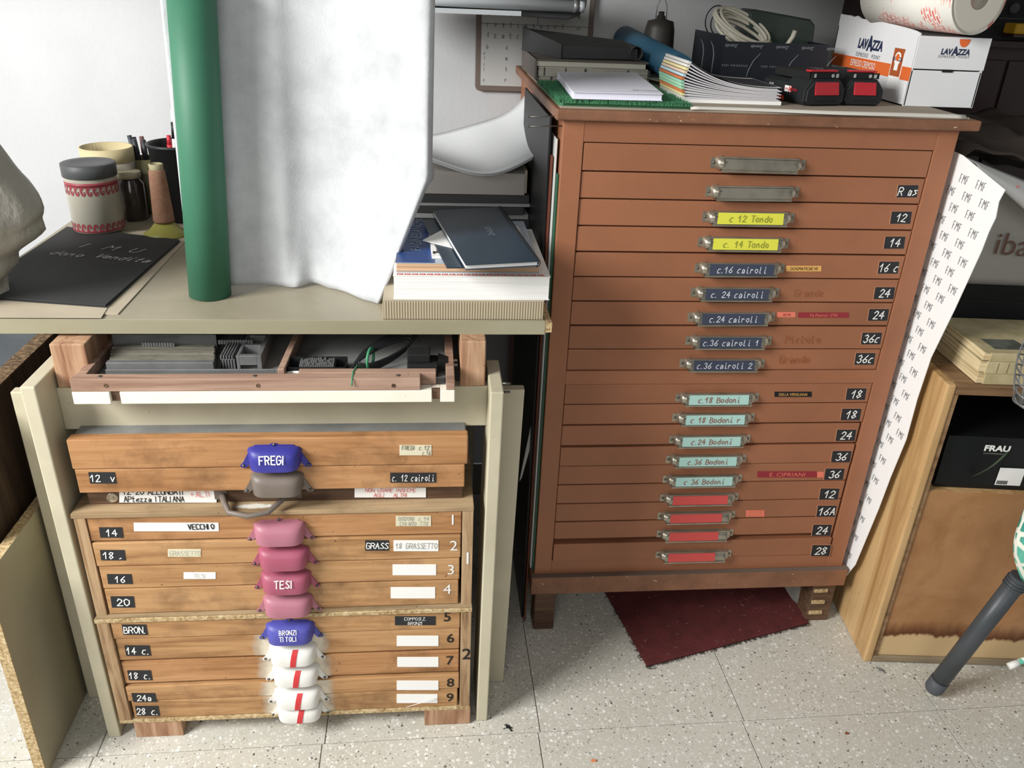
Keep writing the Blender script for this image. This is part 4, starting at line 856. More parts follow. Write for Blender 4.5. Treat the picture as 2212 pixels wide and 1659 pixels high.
b = MB(); b.prism([(-.1, ly+.013, lz-.016), (xe-.03, ly+.013, lz-.025), (xe-.008, ly+.013, lz-.018), (xe+.006, ly+.013, lz-.002), (xe+.010, ly+.013, lz+.04), (-.1, ly+.013, lz+.04)], (0, .12, 0)); b.build('housing', gdark, lf, bevel=.003)

tag(MB().box(-1.3, .16, 1.74, YW-.002, 1.40, 1.425).build('wall_shelf', cream, None, bevel=.002), 'long cream wall shelf above the tube lamp', 'shelf')
ws = thing('shading_cupboard', 'unseen cream cupboard added to shade the wall above the terracotta cabinet', 'cupboard', (.7, 1.8, 1.36)); MB().box(.17, 1.3, 1.47, YW-.002, 1.36, 1.9).build('body', cream, ws, bevel=.003)  # out of view, added to keep the wall beneath it dark
for x0, x1 in ((.175, .733), (.737, 1.295)): MB().box(x0, x1, 1.452, 1.469, 1.365, 1.895).build('door', cream, ws, bevel=.002)
# ================================================================== on top of the cabinet
Z1 = 1.0918
kraft = mat('kraft_liner', C('9A8F80'), .85); lipm = mat('white_lip', C('CFCBC2'), .7)
o = thing('card_liner', 'flattened cardboard sheet with white folded lip covering cabinet top', 'cardboard', (.63, 1.6, Z1))
MB().box(.205, .893, 1.352, 1.86, Z1, Z1+.0035).build('sheet', kraft, o)
MB().grid(lambda u, v: (.415+u*.472, 1.3485+.003*math.sin(u*9)+.012*v, Z1+.0045+.0035*math.sin(v*3.1)-.0030*u*(1-v)), 30, 5).build('lip', lipm, o, solid=.0012)
# green mat
zm0 = Z1+.0037
A = [(.2005, 1.362), (.208, 1.352), (.4135, 1.352), (.4185, 1.366), (.4185, 1.64), (.200, 1.64)]
gm = thing('green_mat', 'small green bristly turf mat at left end of cabinet top', 'mat', (.31, 1.5, zm0)); gmm = cloudy('turf_green', C('3A6A48'), C('22482F'), 40, .6, .8, .3, 400)
MB().prism([(x, y, zm0) for x, y in A], (0, 0, .0045)).build('backing', gmm, gm)
b = MB(); rr = random.Random(2)
for k in range(5200):
    x = rr.uniform(.2015, .418); y = 1.3525+(rr.random()**1.6)*.285
    if x < .215 and y < 1.357: continue
    h_ = rr.uniform(.004, .0075); dx, dy = rr.uniform(-.002, .002), rr.uniform(-.002, .002); w_ = .0011; zz_ = zm0+.0044
    b.add([(x-w_, y-w_, zz_), (x+w_, y-w_, zz_), (x, y+w_, zz_), (x+dx, y+dy, zz_+h_)], [(0, 1, 3), (1, 2, 3), (2, 0, 3)])
for k in range(75):
    x = .209+k*.00275; b.add([(x-.001, 1.3525, zm0+.001), (x+.0012, 1.3525, zm0+.001), (x, 1.3525, zm0+.004), (x+rr.uniform(-.001, .001), 1.3470, zm0+.006)], [(0, 1, 3), (1, 2, 3), (2, 0, 3)])
stuff(b.build('pile', cloudy('bristle_green', C('44805A'), C('2A5038'), 60, .6, .7), gm))
# white pad
zp = zm0+.0105; A = [P(*q, 2, zp+.011) for q in ((1238, 198), (1433, 203), (1375, 157), (1203, 155))]
lil = mat('pad_white', C('DFDFEC'), .6)
o = sheet_thing('note_pad', 'thick white glossy note pad lying on the green mat', 'note pad', A, zp, zp+.011, lil, edge=lil)
b = MB(); ftext(b, 'Domus.AR', P(1393, 196, 2, zp+.0112), (-1, .05, 0), (0, -1, 0), .007, mi=0, bold=.02); b.build('print', mat('slate_print', C('55586A'), .6), o)
# banknote-like slip
A = [P(*q, 2, zp) for q in ((1395, 170), (1440, 182), (1440, 164), (1390, 160))]
sheet_thing('printed_slip', 'small pale green printed slip behind the white pad', 'paper', A, zm0+.0115, zm0+.0125, mat('pale_green_slip', C('8C9384'), .7))
# rear book stack
yb = 1.685; x0 = .205; x1 = P(1400, 150, 1, yb).x
pagd = mat('aged_pages', C('9C9A8E'), .85); t = NT(pagd); v = t.coords((6, 6, 300)); t.col(t.ramp(t.noise(v, 1, 2), [(.35, C('85837A')), (.6, C('A6A498'))]))
zb0 = Z1+.0037
o = thing('old_register', 'lower old register with uncut grey page edges behind the mat', 'book', (.31, 1.79, zb0)); MB().box(x0+.004, x1+.004, yb, 1.93, zb0+.001, zb0+.0095).build('pages', pagd, o, bevel=.0006); MB().box(x0+.002, x1+.005, yb+.001, 1.93, zb0, zb0+.001).build('cover', gdark, o)
b = MB(); rr = random.Random(4)
for k in range(7): b.box(x0+.03+k*.036+rr.uniform(-.006, .006), x0+.0308+k*.036, yb-.0003, yb+.001, zb0+.001, zb0+.0095)
stuff(b.build('page_notch', gdark, o))
zb1 = zb0+.0098
o = thing('old_register', 'upper old register with thin dark joints in its page block', 'book', (.31, 1.79, zb1)); MB().box(x0+.002, x1, yb-.001, 1.93, zb1, zb1+.018).build('pages', pagd, o, bevel=.0006)
b = MB()
for k in range(6): b.box(x0+.012+k*.042+rr.uniform(-.006, .006), x0+.0128+k*.042, yb-.0013, yb+.001, zb1+.001, zb1+.016)
stuff(b.build('page_notch', gdark, o))
zb2 = zb1+.0184
o = thing('portfolio_case', 'grey brown portfolio board over the old registers', 'portfolio', (.31, 1.79, zb2)); MB().box(x0-.002, x1-.006, yb-.002, 1.93, zb2, zb2+.009).build('pages', mat('ivory_pages', C('B8B6A8'), .8), o)
pf = mat('portfolio_brown', C('5B5550'), .7)
MB().box(x0-.004, x1+.0, yb-.004, 1.935, zb2+.0093, zb2+.0125).build('board', pf, o, bevel=.001)
MB().hexa([(x0-.0045, yb-.004, zb0+.004), (x0-.001, yb-.004, zb0+.004), (x0-.001, 1.935, zb0), (x0-.0045, 1.935, zb0)], [(x0-.0045, yb-.004, zb2+.0125), (x0-.001, yb-.004, zb2+.0125), (x0-.001, 1.935, zb2+.0125), (x0-.0045, 1.935, zb2+.0125)]).build('spine_flap', pf, o)
zb3 = zb2+.013
o = thing('black_binder', 'black folded binder with rolled right end on the portfolio', 'binder', (.33, 1.8, zb3))
xa, xb = P(1140, 80, 1, 1.80).x, P(1372, 100, 1, 1.74).x
ym = 1.70; xm = P(1215, 100, 1, ym).x; zt_ = zb3+.032
MB().hexa([(xm, ym, zb3), (xb, ym+.01, zb3+.001), (xb, 1.84, zb3+.001), (xa, 1.87, zb3)], [(xm, ym, zt_-.008), (xb, ym+.01, zt_-.010), (xb, 1.84, zt_-.004), (xa, 1.87, zt_+.012)]).build('body', blackcard, o, bevel=.002)
MB().tube([(xb-.004, ym+.004, zb3+.0135), (xb-.004, 1.85, zb3+.0135)], .0125, 20, cap=False).build('rolled_end', blackcard, o, solid=.001)
MB().hexa([(xa-.004, 1.87, zb3), (xm-.002, ym-.002, zb3), (xm, ym, zb3), (xa, 1.872, zb3)], [(xa-.004, 1.87, zt_+.014), (xm-.002, ym-.002, zt_-.006), (xm, ym, zt_-.006), (xa, 1.872, zt_+.014)]).build('flap', blackcard, o)
# blue roll
a = P(1468, 150, 1, 1.62); e = P(1350, 84, 1, 1.98); o = MB().tube([a, a.lerp(e, .5), e], .027, 28, cap=True).build('blue_roll', mat('blue_paper', C('2C566E'), .6), None); tag(o, 'rolled blue paper lying behind the coloured notebooks', 'paper roll')
# dark bell shaped can with wire handle
bc = P(1418, 130, 1, 1.86); bx = bc.x; zc0 = Z1+.0037; sc = P(1418, 45, 1, 1.86).z
o = thing('oil_lamp', 'dark bell shaped metal can with wire loop by back wall', 'can', (bx, 1.86, zc0)); H_ = sc-zc0
MB().lathe([(.040, zc0), (.042, zc0+.004), (.034, zc0+H_*.35), (.031, zc0+H_*.85), (.027, zc0+H_), (.010, zc0+H_+.004), (.009, zc0+H_+.010), (.006, zc0+H_+.011), (.006, zc0+H_+.018), (0, zc0+H_+.019)], (bx, 1.86, 0), 32).build('body', mat('sooty_metal', C('2B2825'), .5), o)
MB().tube([(bx-.012, 1.86, zc0+H_), (bx-.010, 1.86, zc0+H_+.03), (bx-.003, 1.86, zc0+H_+.045), (bx+.003, 1.86, zc0+H_+.045), (bx+.010, 1.86, zc0+H_+.03), (bx+.012, 1.86, zc0+H_)], .0008, 6).build('wire_handle', screw, o)
# coloured notebooks
cols = [('D9D8D0', 'white'), ('D8CE94', 'yellow'), ('C9764A', 'orange'), ('96C7A6', 'mint green'), ('9CCBAC', 'mint green'), ('8FC4A8', 'mint green'), ('C07048', 'orange'), ('AFC8D2', 'pale blue'), ('D6BFA8', 'beige pink'), ('DCCF9A', 'yellow'), ('D5D3CC', 'white'), ('C9C9C6', 'grey')]
labsn = ['white spined notebook lowest of the curled notebooks', 'yellow spined notebook near the bottom of the curled stack', 'orange spined notebook lower in the curled stack', 'lowest of three mint green spined notebooks', 'middle one of three mint green spined notebooks', 'top one of three mint green spined notebooks', 'orange spined notebook higher in the curled stack', 'pale blue spined notebook in the curled stack', 'beige pink spined notebook in the curled stack', 'upper yellow spined notebook near the stack top', 'white spined notebook second from stack top', 'topmost notebook with dark photograph cover']
nx0, nx1, ny0, ny1 = .424, .597, 1.435, 1.585; zn0 = Z1+.0037
tag(MB().box(nx0-.002, nx1+.002, ny0-.002, ny1, zn0, zn0+.006).build('white_booklet', pagem, None, bevel=.0006), 'flat cream booklet at the bottom of curled notebook stack', 'booklet'); zn0 += .0063
ztopL = P(1487, 131, 1, ny0).z; ztopR = P(1677, 192, 1, ny0).z; n_ = len(cols)
covd = mat('photo_cover', C('3C3C44'), .4); gpage = mat('notebook_pages', C('C4C2C6'), .7)
for i, (hx, nm) in enumerate(cols):
    t0 = i/n_; t1 = (i+1)/n_; hgL = ztopL-zn0; hgR = ztopR-zn0
    def zc_(u, t): return zn0+t*(hgR+(hgL-hgR)*(1-u)**2.6)
    m_ = mat('spine_%d' % i, C(hx), .65); xs0 = nx0-.004+abs(t0-.45)*.012+.008*max(0, t0-.5); o = thing('notebook', labsn[i], 'notebook', ((nx0+nx1)/2, 1.51, zc_(1, t0)), 'curled notebooks on the cabinet')
    xe_ = nx1-(.004*((i*7) % 3))
    def tf(u, v, t, x0_=xs0, xe_=xe_): return (x0_+(xe_-x0_)*u, ny0+(ny1-ny0)*v+.012*(1-u)*0, zc_(u, t))
    gL = .62 if 3 < i else .85
    b = MB(); tA = t0+.01/n_; tB = t0+.84/n_
    nu = 14
    lo = [[tf(k/nu, v, tA) for k in range(nu+1)] for v in (0, 1)]
    hi = [[(p[0], p[1], p[2]+(tf(k/nu, v, tB)[2]-p[2])*(gL+(1-gL)*min(1, k/nu*1.6)) if k > 0 else tf(0, v, tA+.55*(tB-tA))[2]) for k, p in enumerate(lo[v])] for v in (0, 1)]
    for k in range(nu): b.hexa([lo[0][k], lo[0][k+1], lo[1][k+1], lo[1][k]], [hi[0][k], hi[0][k+1], hi[1][k+1], hi[1][k]])
    b.build('pages', gpage, o)
    b = MB(); b.hexa([(lo[0][0][0]-.0015, ny0-.0005, lo[0][0][2]), (lo[0][0][0]+.003, ny0-.0005, lo[0][0][2]-.0002), (lo[1][0][0]+.003, ny1, lo[1][0][2]), (lo[1][0][0]-.0015, ny1, lo[1][0][2])], [(hi[0][0][0]-.0015, ny0-.0005, lo[0][0][2]+(zc_(0, tB)-zc_(0, tA))), (hi[0][0][0]+.004, ny0-.0005, zc_(0, tB)-.0008), (hi[1][0][0]+.004, ny1, zc_(0, tB)-.0008), (hi[1][0][0]-.0015, ny1, zc_(0, tB))]); b.build('spine', m_, o)
    if i == n_-1:
        b = MB(); b.grid(lambda u, v: (xs0+(nx1-xs0)*u, ny0+(ny1-ny0)*v, zc_(u, tB)+.0006+.0012*u), 16, 6, mi=0); b.grid(lambda u, v: (xs0+.03+(nx1-xs0-.034)*u, ny0+.012+(ny1-ny0-.03)*v, zc_(u*.82+.18, tB)+.0014+.0012*u), 16, 6, mi=1); b.build('photo_cover', [wpaper, covd], o)
# dark open box with cables
y0 = 1.70; xa, xb = P(1560, 120, 1, y0).x, P(1789, 120, 1, y0).x; zt_ = P(1680, 93, 1, y0).z; zb0 = Z1+.0037
dbm = cloudy('navy_black_card', C('1D2128'), C('2A2E36'), 5, .5, .35)
o = thing('dark_carton', 'open black printed carton holding white cable and green box', 'box', ((xa+xb)/2, 1.8, zb0))
MB().box(xa, xb, y0, y0+.003, zb0, zt_).build('front_wall', dbm, o); MB().box(xa-.0005, xa+.0025, y0+.003, 1.90, zb0, zt_+.010).build('side_wall', dbm, o); MB().box(xb-.003, xb, y0+.003, 1.90, zb0, zt_).build('side_wall', dbm, o); MB().box(xa, xb, 1.897, 1.90, zb0, zt_+.004).build('back_wall', dbm, o); MB().box(xa, xb, y0, 1.90, zb0-.0, zb0+.002).build('base', dbm, o)
b = MB()
for k in range(5): ftext(b, 'Zanarella', (xa+.016+k*.052, y0-.0003, zt_-.008), (-1, 0, 0), (0, 0, -1), .006, mi=0, shear=.5, sx=.8, lift=.0003)
for k in range(3): ftext(b, 'SPLENDIDA IDEA', (xa+.028+k*.080, y0-.0003, zt_-.044), (-1, 0, 0), (0, 0, -1), .0035, mi=0, space=1.5, lift=.0003)
for k in range(3): 
    x = xa+.055+k*.078; b.tube([(x, y0-.0006, zt_-.064), (x+.003, y0-.0006, zt_-.05), (x+.010, y0-.0006, zt_-.034), (x+.022, y0-.0006, zt_-.020)], .0006, 5, mi=0)
for k in range(2): 
    y = y0+.05+k*.07; b.tube([(xa-.001, y, zb0+.02), (xa-.001, y, zb0+.055), (xa-.001, y+.012, zb0+.07), (xa-.001, y+.03, zb0+.078)], .0007, 5, mi=0)
b.build('print', mat('silver_print', C('8B9096'), .4), o)
cw = mat('white_cable', C('BFBCAE'), .5); b = MB(); base = Vector((xa+.045, 1.79, zt_+.006))
for k in range(9):
    pts = []; th0 = .10*k; rx_ = .062+.004*math.sin(k*2); 
    for i in range(28):
        a = 2*math.pi*i/28; u = Vector((1, 0, -.42)).normalized()*rx_*math.cos(a); w = Vector((.15, .75, .62)).normalized()*(.030+.002*(k % 3))*math.sin(a)
        pts.append(base+u+w+Vector((.012+.002*k, -.012+.004*(k % 4), .020-.006*(k % 5))))
    b.tube(pts, .0034, 8, closed=True)
tag(b.build('cable_coil', cw, None), 'coil of thick white cable lying in the dark carton', 'cable')
p = P(1712, 80, 1, 1.75); tag(MB().tube([(p.x-.022, 1.75, p.z-.022), (p.x-.008, 1.75, p.z-.014), (p.x, 1.75, p.z), (p.x+.003, 1.75, p.z+.012)], [.0045]*4, 12).build('pipe_end', cw, None), 'short white tube end rising from the dark carton', 'tube')
q = MB(); a = P(1618, 95, 1, 1.83); dg = cloudy('dark_green_case', C('35403A'), C('222A26'), 6, .5, .25)
pts = [P(x, y, 1, 1.80) for x, y in ((1608, 100), (1620, 25), (1632, 20), (1752, 42), (1762, 55), (1755, 112))]
tag(q.prism(pts, (0, .08, 0)).build('green_case', dg, None, bevel=.004), 'dark green glossy case tilted at back of the dark carton', 'case')
b = MB()
for k, (px, py, r_) in enumerate(((1548, 45, .026), (1556, 50, .022))): 
    c = P(px, py, 1, 1.88); b.tube([(c.x+r_*math.cos(a)*.95, 1.88, c.z+r_*1.15*math.sin(a)) for a in [i*math.pi/10 for i in range(20)]], .0013, 6, closed=True)
tag(b.build('black_wire', black, None), 'thin black wire looped above the white cable coil', 'wire')
# batteries
redp = mat('red_latch', C('B52A34'), .35); bodyb = mat('battery_black', C('202224'), .5)
def battery(label, px, py, yf, L=.125, w=.082, text=True, rz=0.0):
    zb_ = Z1+.0037; x = P(px, py, 1, yf).x; o = thing('power_tool_battery', label, 'battery', (x, yf, zb_), 'tool batteries on the cabinet', rz); H = .044
    pr = [(0, .006), (.006, 0), (w-.006, 0), (w, .006), (w, H-.018), (w-.010, H-.004), (w-.014, H), (.014, H), (.010, H-.004), (0, H-.018)]
    b = MB(); b.prism([(a, .006, c) for a, c in pr], (0, L*.42, 0)); b.prism([(a*.96+.0016, 0, c*.9+.002) for a, c in pr], (0, .006, 0)); b.build('cell_housing', bodyb, o, bevel=.0015, local=True)
    pr2 = [(.004, .012), (.008, .004), (w-.008, .004), (w-.004, .012), (w-.006, H-.012), (w-.016, H-.006), (.016, H-.006), (.006, H-.012)]
    b = MB(); b.prism([(a, L*.42+.006, c) for a, c in pr2], (0, L*.55, 0)); b.build('rear_housing', bodyb, o, bevel=.002, local=True)
    MB().box(.014, w-.014, L*.15, L*.9, H-.004, H+.010).build('slide_rail', blk2, o, bevel=.0015, local=True)
    MB().hexa([(.017, -.003, H-.026), (w-.015, -.003, H-.026), (w-.015, .006, H-.026), (.017, .006, H-.026)], [(.014, .000, H-.004), (w-.018, .000, H-.004), (w-.018, .008, H-.004), (.014, .008, H-.004)]).build('release_latch', redp, o, bevel=.001, local=True)
    MB().box(.010, w-.014, .012, .026, H+.0102, H+.0135).build('top_latch', redp, o, bevel=.001, local=True)
    b = MB(); b.box(.010, w-.012, .006, .0085, H+.0005, H+.0100); 
    for a0, a1 in ((.014, .018), (w-.022, w-.017)): b.box(a0, a1, .0055, .0060, H+.002, H+.008, mi=1)
    b.lathe([(.003, 0), (.003, .0006)], (w-.029, .006, H+.005), 12, mi=1, axis=(0, -1, 0)); b.build('charge_indicator', [blk2, mat('led_grey', C('A9A9A9'), .4)], o, local=True)
    b = MB()
    for k in range(9): b.box(.020+k*.005, .0215+k*.005, -.0006, .0, .006, .011)
    b.build('ribs', blk2, o, local=True)
    MB().box(.0005, .004, L*.48, L*.78, .003, .010).build('side_strip', mat('red_strip', C('C8442E'), .5), o, local=True)
    if text:
        b = MB(); b.box(-.0010, .0005, L*.20, L*.46, .018, .028, mi=0); b.box(-.0013, -.0009, L*.33, L*.46, .018, .028, mi=3); ftext(b, 'POWER', (-.0013, L*.27, .023), (0, -1, 0), UZ, .0045, mi=1); ftext(b, 'X', (-.0014, L*.335, .023), (0, -1, 0), UZ, .009, mi=2, bold=.03); ftext(b, 'CHANGE', (-.0014, L*.40, .023), (0, -1, 0), UZ, .004, mi=1, sx=.8)
        ftext(b, '2,6 Ah', (.003, L*.80, .026), (0, -1, 0), UZ, .0035, mi=3); ftext(b, '18 V', (.003, L*.80, .020), (0, -1, 0), UZ, .0035, mi=3)
        b.build('brand_sticker', [blk2, redp, red, white], o, local=True)
    return o
battery('left black tool battery with red latches and side sticker', 1744, 195, 1.430, L=.130, rz=.26)
battery('right black tool battery against the white carton', 1826, 195, 1.455, L=.13, text=False, w=.074, rz=.06)
# white coffee carton
orange = mat('carton_orange', C('DB6A33'), .6); navy = mat('carton_navy', C('27304F'), .6); cwm = cloudy('white_carton', C('E2E3E6'), C('D2D3D6'), 5, .4, .55); cgm = mat('carton_grey_text', C('6A6C74'), .6)
yf = 1.474; xa = P(1957, 200, 1, yf).x; xb = P(2109, 200, 1, yf).x; zb0 = Z1+.0038; zt_ = P(2060, 80, 1, yf).z; zmid = P(2040, 152, 1, yf).z; yk = 1.79
o = thing('coffee_carton', 'white and orange coffee capsule carton with torn open top', 'box', ((xa+xb)/2, 1.62, zb0))
fl_ = .004
MB().box(xa, xb, yf, yf+.003, zb0, zmid-.001).build('lower_front', cwm, o, bevel=.001); MB().box(xa, xb+.002, yf-.001, yf+.002, zmid+.001, zt_).build('upper_front', cwm, o, bevel=.001)
MB().box(xb-.003, xb, yf, yk, zb0, zt_-.002).build('right_wall', cwm, o); MB().box(xa, xb, yk-.003, yk, zb0, zt_).build('back_wall', cwm, o); MB().box(xa+.003, xb-.003, yf+.003, yk-.003, zt_-.006, zt_-.003).build('top_flap', cwm, o); MB().box(xa, xb, yf+.003, yk, zb0, zb0+.002).build('base', cwm, o)
b = MB(); rr = random.Random(8); top = []
for k in range(22): top.append((xa, yf+(yk-yf)*k/21, zt_+.004+.018*(k/21)**.6+(rr.uniform(-.002, .002) if k > 9 else 0)))
b.prism([(xa, yk, zb0), (xa, yf, zb0)]+top, (.003, 0, 0)); b.build('left_wall', cwm, o)
def logo(b, c, rx, h, mi, sx=1):
    c = Vector(c); r = Vector(rx)
    ftext(b, 'LAV', c-r*h*1.42*sx, rx, UZ, h*.82, mi=mi, bold=.04, sx=.9*sx, shear=.12); ftext(b, 'A', c+Vector((0, 0, h*.1)), rx, UZ, h*1.25, mi=mi, bold=.04, sx=.85*sx); ftext(b, 'ZZA', c+r*h*1.42*sx, rx, UZ, h*.82, mi=mi, bold=.04, sx=.9*sx, shear=.12)
b = MB(); z1_ = zb0+(zt_-zb0)*.36; z2_ = zb0+(zt_-zb0)*.55
b.box(xa-.0006, xa, yf, yk, z1_, z2_, mi=0)
ftext(b, 'ESPRESSO CREMOSO', (xa-.0006, yf+.178, (z1_+z2_)/2+.001), (0, -1, 0), UZ, .012, mi=2, sx=.66); logo(b, (xa-.0006, yf+.165, zt_-.026), (0, -1, 0), .021, 1, .95); ftext(b, 'ESPRESSO   POINT', (xa-.0006, yf+.165, zt_-.046), (0, -1, 0), UZ, .0075, mi=3, sx=.9, space=1.3)
b.box(xa-.0008, xa-.0004, yf+.032, yf+.072, zb0+.022, zt_-.030, mi=2); b.box(xa-.001, xa-.0007, yf+.034, yf+.070, zb0+.045, zb0+.092, mi=4); ftext(b, 'LAVAZZA', (xa-.0010, yf+.052, zt_-.042), (0, -1, 0), UZ, .007, mi=1, bold=.03, sx=.75)
b.lathe([(.011, 0), (.011, .0004)], (xa-.001, yf+.052, zb0+.075), 20, mi=2, axis=(-1, 0, 0)); b.lathe([(.006, 0), (.006, .0004)], (xa-.0015, yf+.052, zb0+.077), 16, mi=0, axis=(-1, 0, 0)); b.box(xa-.0016, xa-.001, yf+.046, yf+.058, zb0+.055, zb0+.068, mi=2)
b.build('side_print', [orange, navy, wpaper, cgm, mat('photo_brown', C('A9582F'), .5)], o)
b = MB(); cxf = P(2063, 110, 1, yf).x; logo(b, (cxf, yf-.001, P(2063, 112, 1, yf).z), RX, .0115, 0, .95); ftext(b, 'ESPRESSO  POINT', (cxf, yf-.001, P(2068, 123, 1, yf).z), RX, UZ, .0042, mi=1, space=1.3)
p = P(2085, 84, 1, yf); b.poly([(p.x+.010*math.cos(a), yf-.0016, min(p.z+.0, zt_)-.0005+.013*math.sin(a)) for a in [math.pi+i*math.pi/12 for i in range(13)]], mi=2); xk = P(2045, 156, 1, yf).x; b.box(xk-.010, xk+.010, yf-.0018, yf-.001, zmid-.003, zmid+.0015, mi=3)
b.build('front_print', [navy, cgm, orange, blk2], o)
# kitchen paper roll
rc = P(2112, 2, 1, 1.45); rr_ = .0585; zc = zt_+rr_+.005
rx_c = rc.x; A_ = Vector((rx_c, 1.445, zc)); Bv = Vector((rx_c-.055, 1.66, zc+.003))
pm = mat('kitchen_paper', C('E6E4DC'), .9, spec=.1); t = NT(pm); v = t.coords((1, 1, 1)); v2 = t.n('ShaderNodeTexVoronoi'); v2.inputs['Scale'].default_value = 48; t.l(v, v2.inputs['Vector'])
sepn = t.noise(v, 14, 3, .5); msk = t.ramp(sepn, [(.50, K0), (.54, W1)]); ck = t.n('ShaderNodeTexBrick'); ck.inputs['Scale'].default_value = 40; t.l(v, ck.inputs['Vector']); ck.inputs['Color1'].default_value = (*C('D9685C'), 1); ck.inputs['Color2'].default_value = (*C('E9B0A6'), 1); ck.inputs['Mortar'].default_value = (*C('EDE9E2'), 1); ck.inputs['Mortar Size'].default_value = .05
t.col(t.mix(msk, C('E6E4DC'), ck.outputs[0])); t.bump(t.noise(v, 300, 2), .2, .001)
pe = mat('roll_end', C('CFCBBE'), .9, spec=.1); o = thing('paper_towel_roll', 'white kitchen paper roll with pink print on the coffee carton', 'paper roll', (rx_c-.02, 1.55, zt_+.005))
ax = (Bv-A_); L_ = ax.length
MB().lathe([(rr_, 0), (rr_, L_)], A_, 48, axis=ax).build('wrap', pm, o)
for f0 in (0, 1):
    e = A_ if f0 == 0 else Bv; s = 1 if f0 == 0 else -1
    MB().lathe([(.0195, .0)]+[(.0195+k*.0043, .0006*(k % 2)) for k in range(1, 9)]+[(rr_-.002, -.0008), (rr_, 0)], e, 48, axis=-ax*s).build('layers', pe, o)
wm = [x for x in bpy.data.objects if x.name.startswith('layers')]
for x in wm: 
    me = x.data; k = [p for p in me.polygons if len(p.vertices) > 10]
MB().lathe([(.0195, .0), (.0195, L_)], A_, 32, axis=ax).build('core', cardb, o)

# ================================================================== right side: printed paper, wooden cabinet and what it carries
pr = thing('printed_wrapping_sheet', 'white sheet printed FMF squeezed between terracotta and honey wood cabinets', 'paper', (.92, 1.385, .12))
XS = .8990; shm = mat('wrap_white', C('EDEDED'), .6)
yz = [(1.60, 1.045), (1.352, 1.034), (1.2225, 1.0055), (1.2290, .985), (1.2250, .960), (1.2310, .935), (1.2345, .903), (1.258, .790), (1.283, .687), (1.288, .60), (1.286, .515), (1.300, .420), (1.309, .337), (1.333, .178), (1.359, .1185), (1.60, .12)]
b = MB(); b.prism([(XS, y, z) for y, z in yz][::-1], (.0012, 0, 0)); b.build('sheet', shm, pr)
b = MB(); z = .15; row = 0
def yfront(z_):
    for (y0_, z0_), (y1_, z1_) in zip(yz[2:], yz[3:]):
        if z1_ <= z_ <= z0_: return y1_+(y0_-y1_)*(z_-z1_)/(z0_-z1_+1e-9)
    return 1.36
while z < 1.0:
    for k in range(6):
        y = 1.405-k*.048-(row % 2)*.024+.10*(.6-z)
        if y-.028 > yfront(z)+.001 and y-.028 > yfront(z+.013)+.001 and y < 1.45:
            dn = Vector((0, -1, -.02)); zr = z-.0*k
            for ch_, dx in (('F', 0), ('M', .0078), ('F', .0185)):
                write(b, ch_, Vector((XS, y, zr))+dn*dx, dn, (0, -.10, 1), .0135, .09, mi=0, cond=.36 if ch_ != 'M' else .55, jit=0, nrm=(-1, 0, 0))
    z += .0255; row += 1
b.build('print', mat('print_grey', C('77777B'), .7), pr)
# wooden cabinet, turned a little
wz = -.0915; base = Vector((.9105, 1.232, 0)); wc = thing('honey_wood_cabinet', 'honey coloured wooden cabinet with open niche and stained flush door', 'cabinet', base, rz=wz)
inv = Matrix.Rotation(-wz, 4, 'Z')
def L2(p): return inv @ (Vector(p)-base)
def pf_(px, py, yloc=0):   # hit of a view ray with the cabinet's front plane
    n = Matrix.Rotation(wz, 3, 'Z') @ Vector((0, 1, 0)); d = Vector(RB @ np.array([px-CX, -(py-CY), -F])); o_ = Vector(CAM); t_ = ((base+n*yloc-o_).dot(n))/d.dot(n); return L2(o_+d*t_)
Wd, Dp, Hh = .50, .42, pf_(2050, 831).z
nz1 = pf_(2100, 857).z; nz0 = pf_(2060, 1066).z; lw = pf_(2035, 1000).x*0+.0165
stain = wood('stained_veneer', C('A87C54'), C('94663E'), C('B48A62'), .35, .5, 'y', .12)
t = NT(stain); 
# water-stained door foot: pale band with a dark tide mark above it
tc_ = t.n('ShaderNodeTexCoord'); sx_ = t.n('ShaderNodeSeparateXYZ'); t.l(tc_.outputs['Object'], sx_.inputs[0])
nmp = t.n('ShaderNodeMapping'); nmp.inputs['Scale'].default_value = (60, 1, 6); t.l(tc_.outputs['Object'], nmp.inputs[0]); nz_ = t.noise(nmp.outputs[0], 1, 4, .6)
nz2 = t.noise(tc_.outputs['Object'], 7, 2); m1 = t.n('ShaderNodeMath', operation='MULTIPLY_ADD'); t.l(nz_, m1.inputs[0]); m1.inputs[1].default_value = .030; t.l(sx_.outputs[2], m1.inputs[2])
m2 = t.n('ShaderNodeMath', operation='MULTIPLY_ADD'); t.l(nz2, m2.inputs[0]); m2.inputs[1].default_value = .03; t.l(m1.outputs[0], m2.inputs[2])
old = t.b.inputs['Base Color'].links[0].from_socket
pale = t.ramp(m2.outputs[0], [(.098, W1), (.104, K0)]); tide = t.ramp(m2.outputs[0], [(.098, K0), (.104, W1), (.118, (.7,)*3), (.140, K0)])
cc_ = t.mix(tide, old, C('5A3018')); cc_ = t.mix(pale, cc_, C('CBAE82')); t.col(cc_)
MB().box(0, .0175, 0, Dp, 0, Hh-.0).build('side_panel', gold, wc, bevel=.0035, local=True); MB().box(Wd-.0175, Wd, 0, Dp, 0, Hh).build('side_panel', gold, wc, bevel=.003, local=True)
tw_ = wood('weathered_frame', C('8A6B4C'), C('5E452F'), C('A08262'), .4, .6, 'x', .8)
MB().box(.018, Wd-.018, .002, Dp, Hh-.021, Hh-.0005).build('top_panel', tw_, wc, bevel=.002, local=True)
MB().box(.018, Wd-.018, .001, Dp, 0, .016).build('bottom_panel', wood('grey_base', C('8E7E66'), C('6A5B46'), C('A0907A'), .4, .6, 'x'), wc, bevel=.002, local=True)
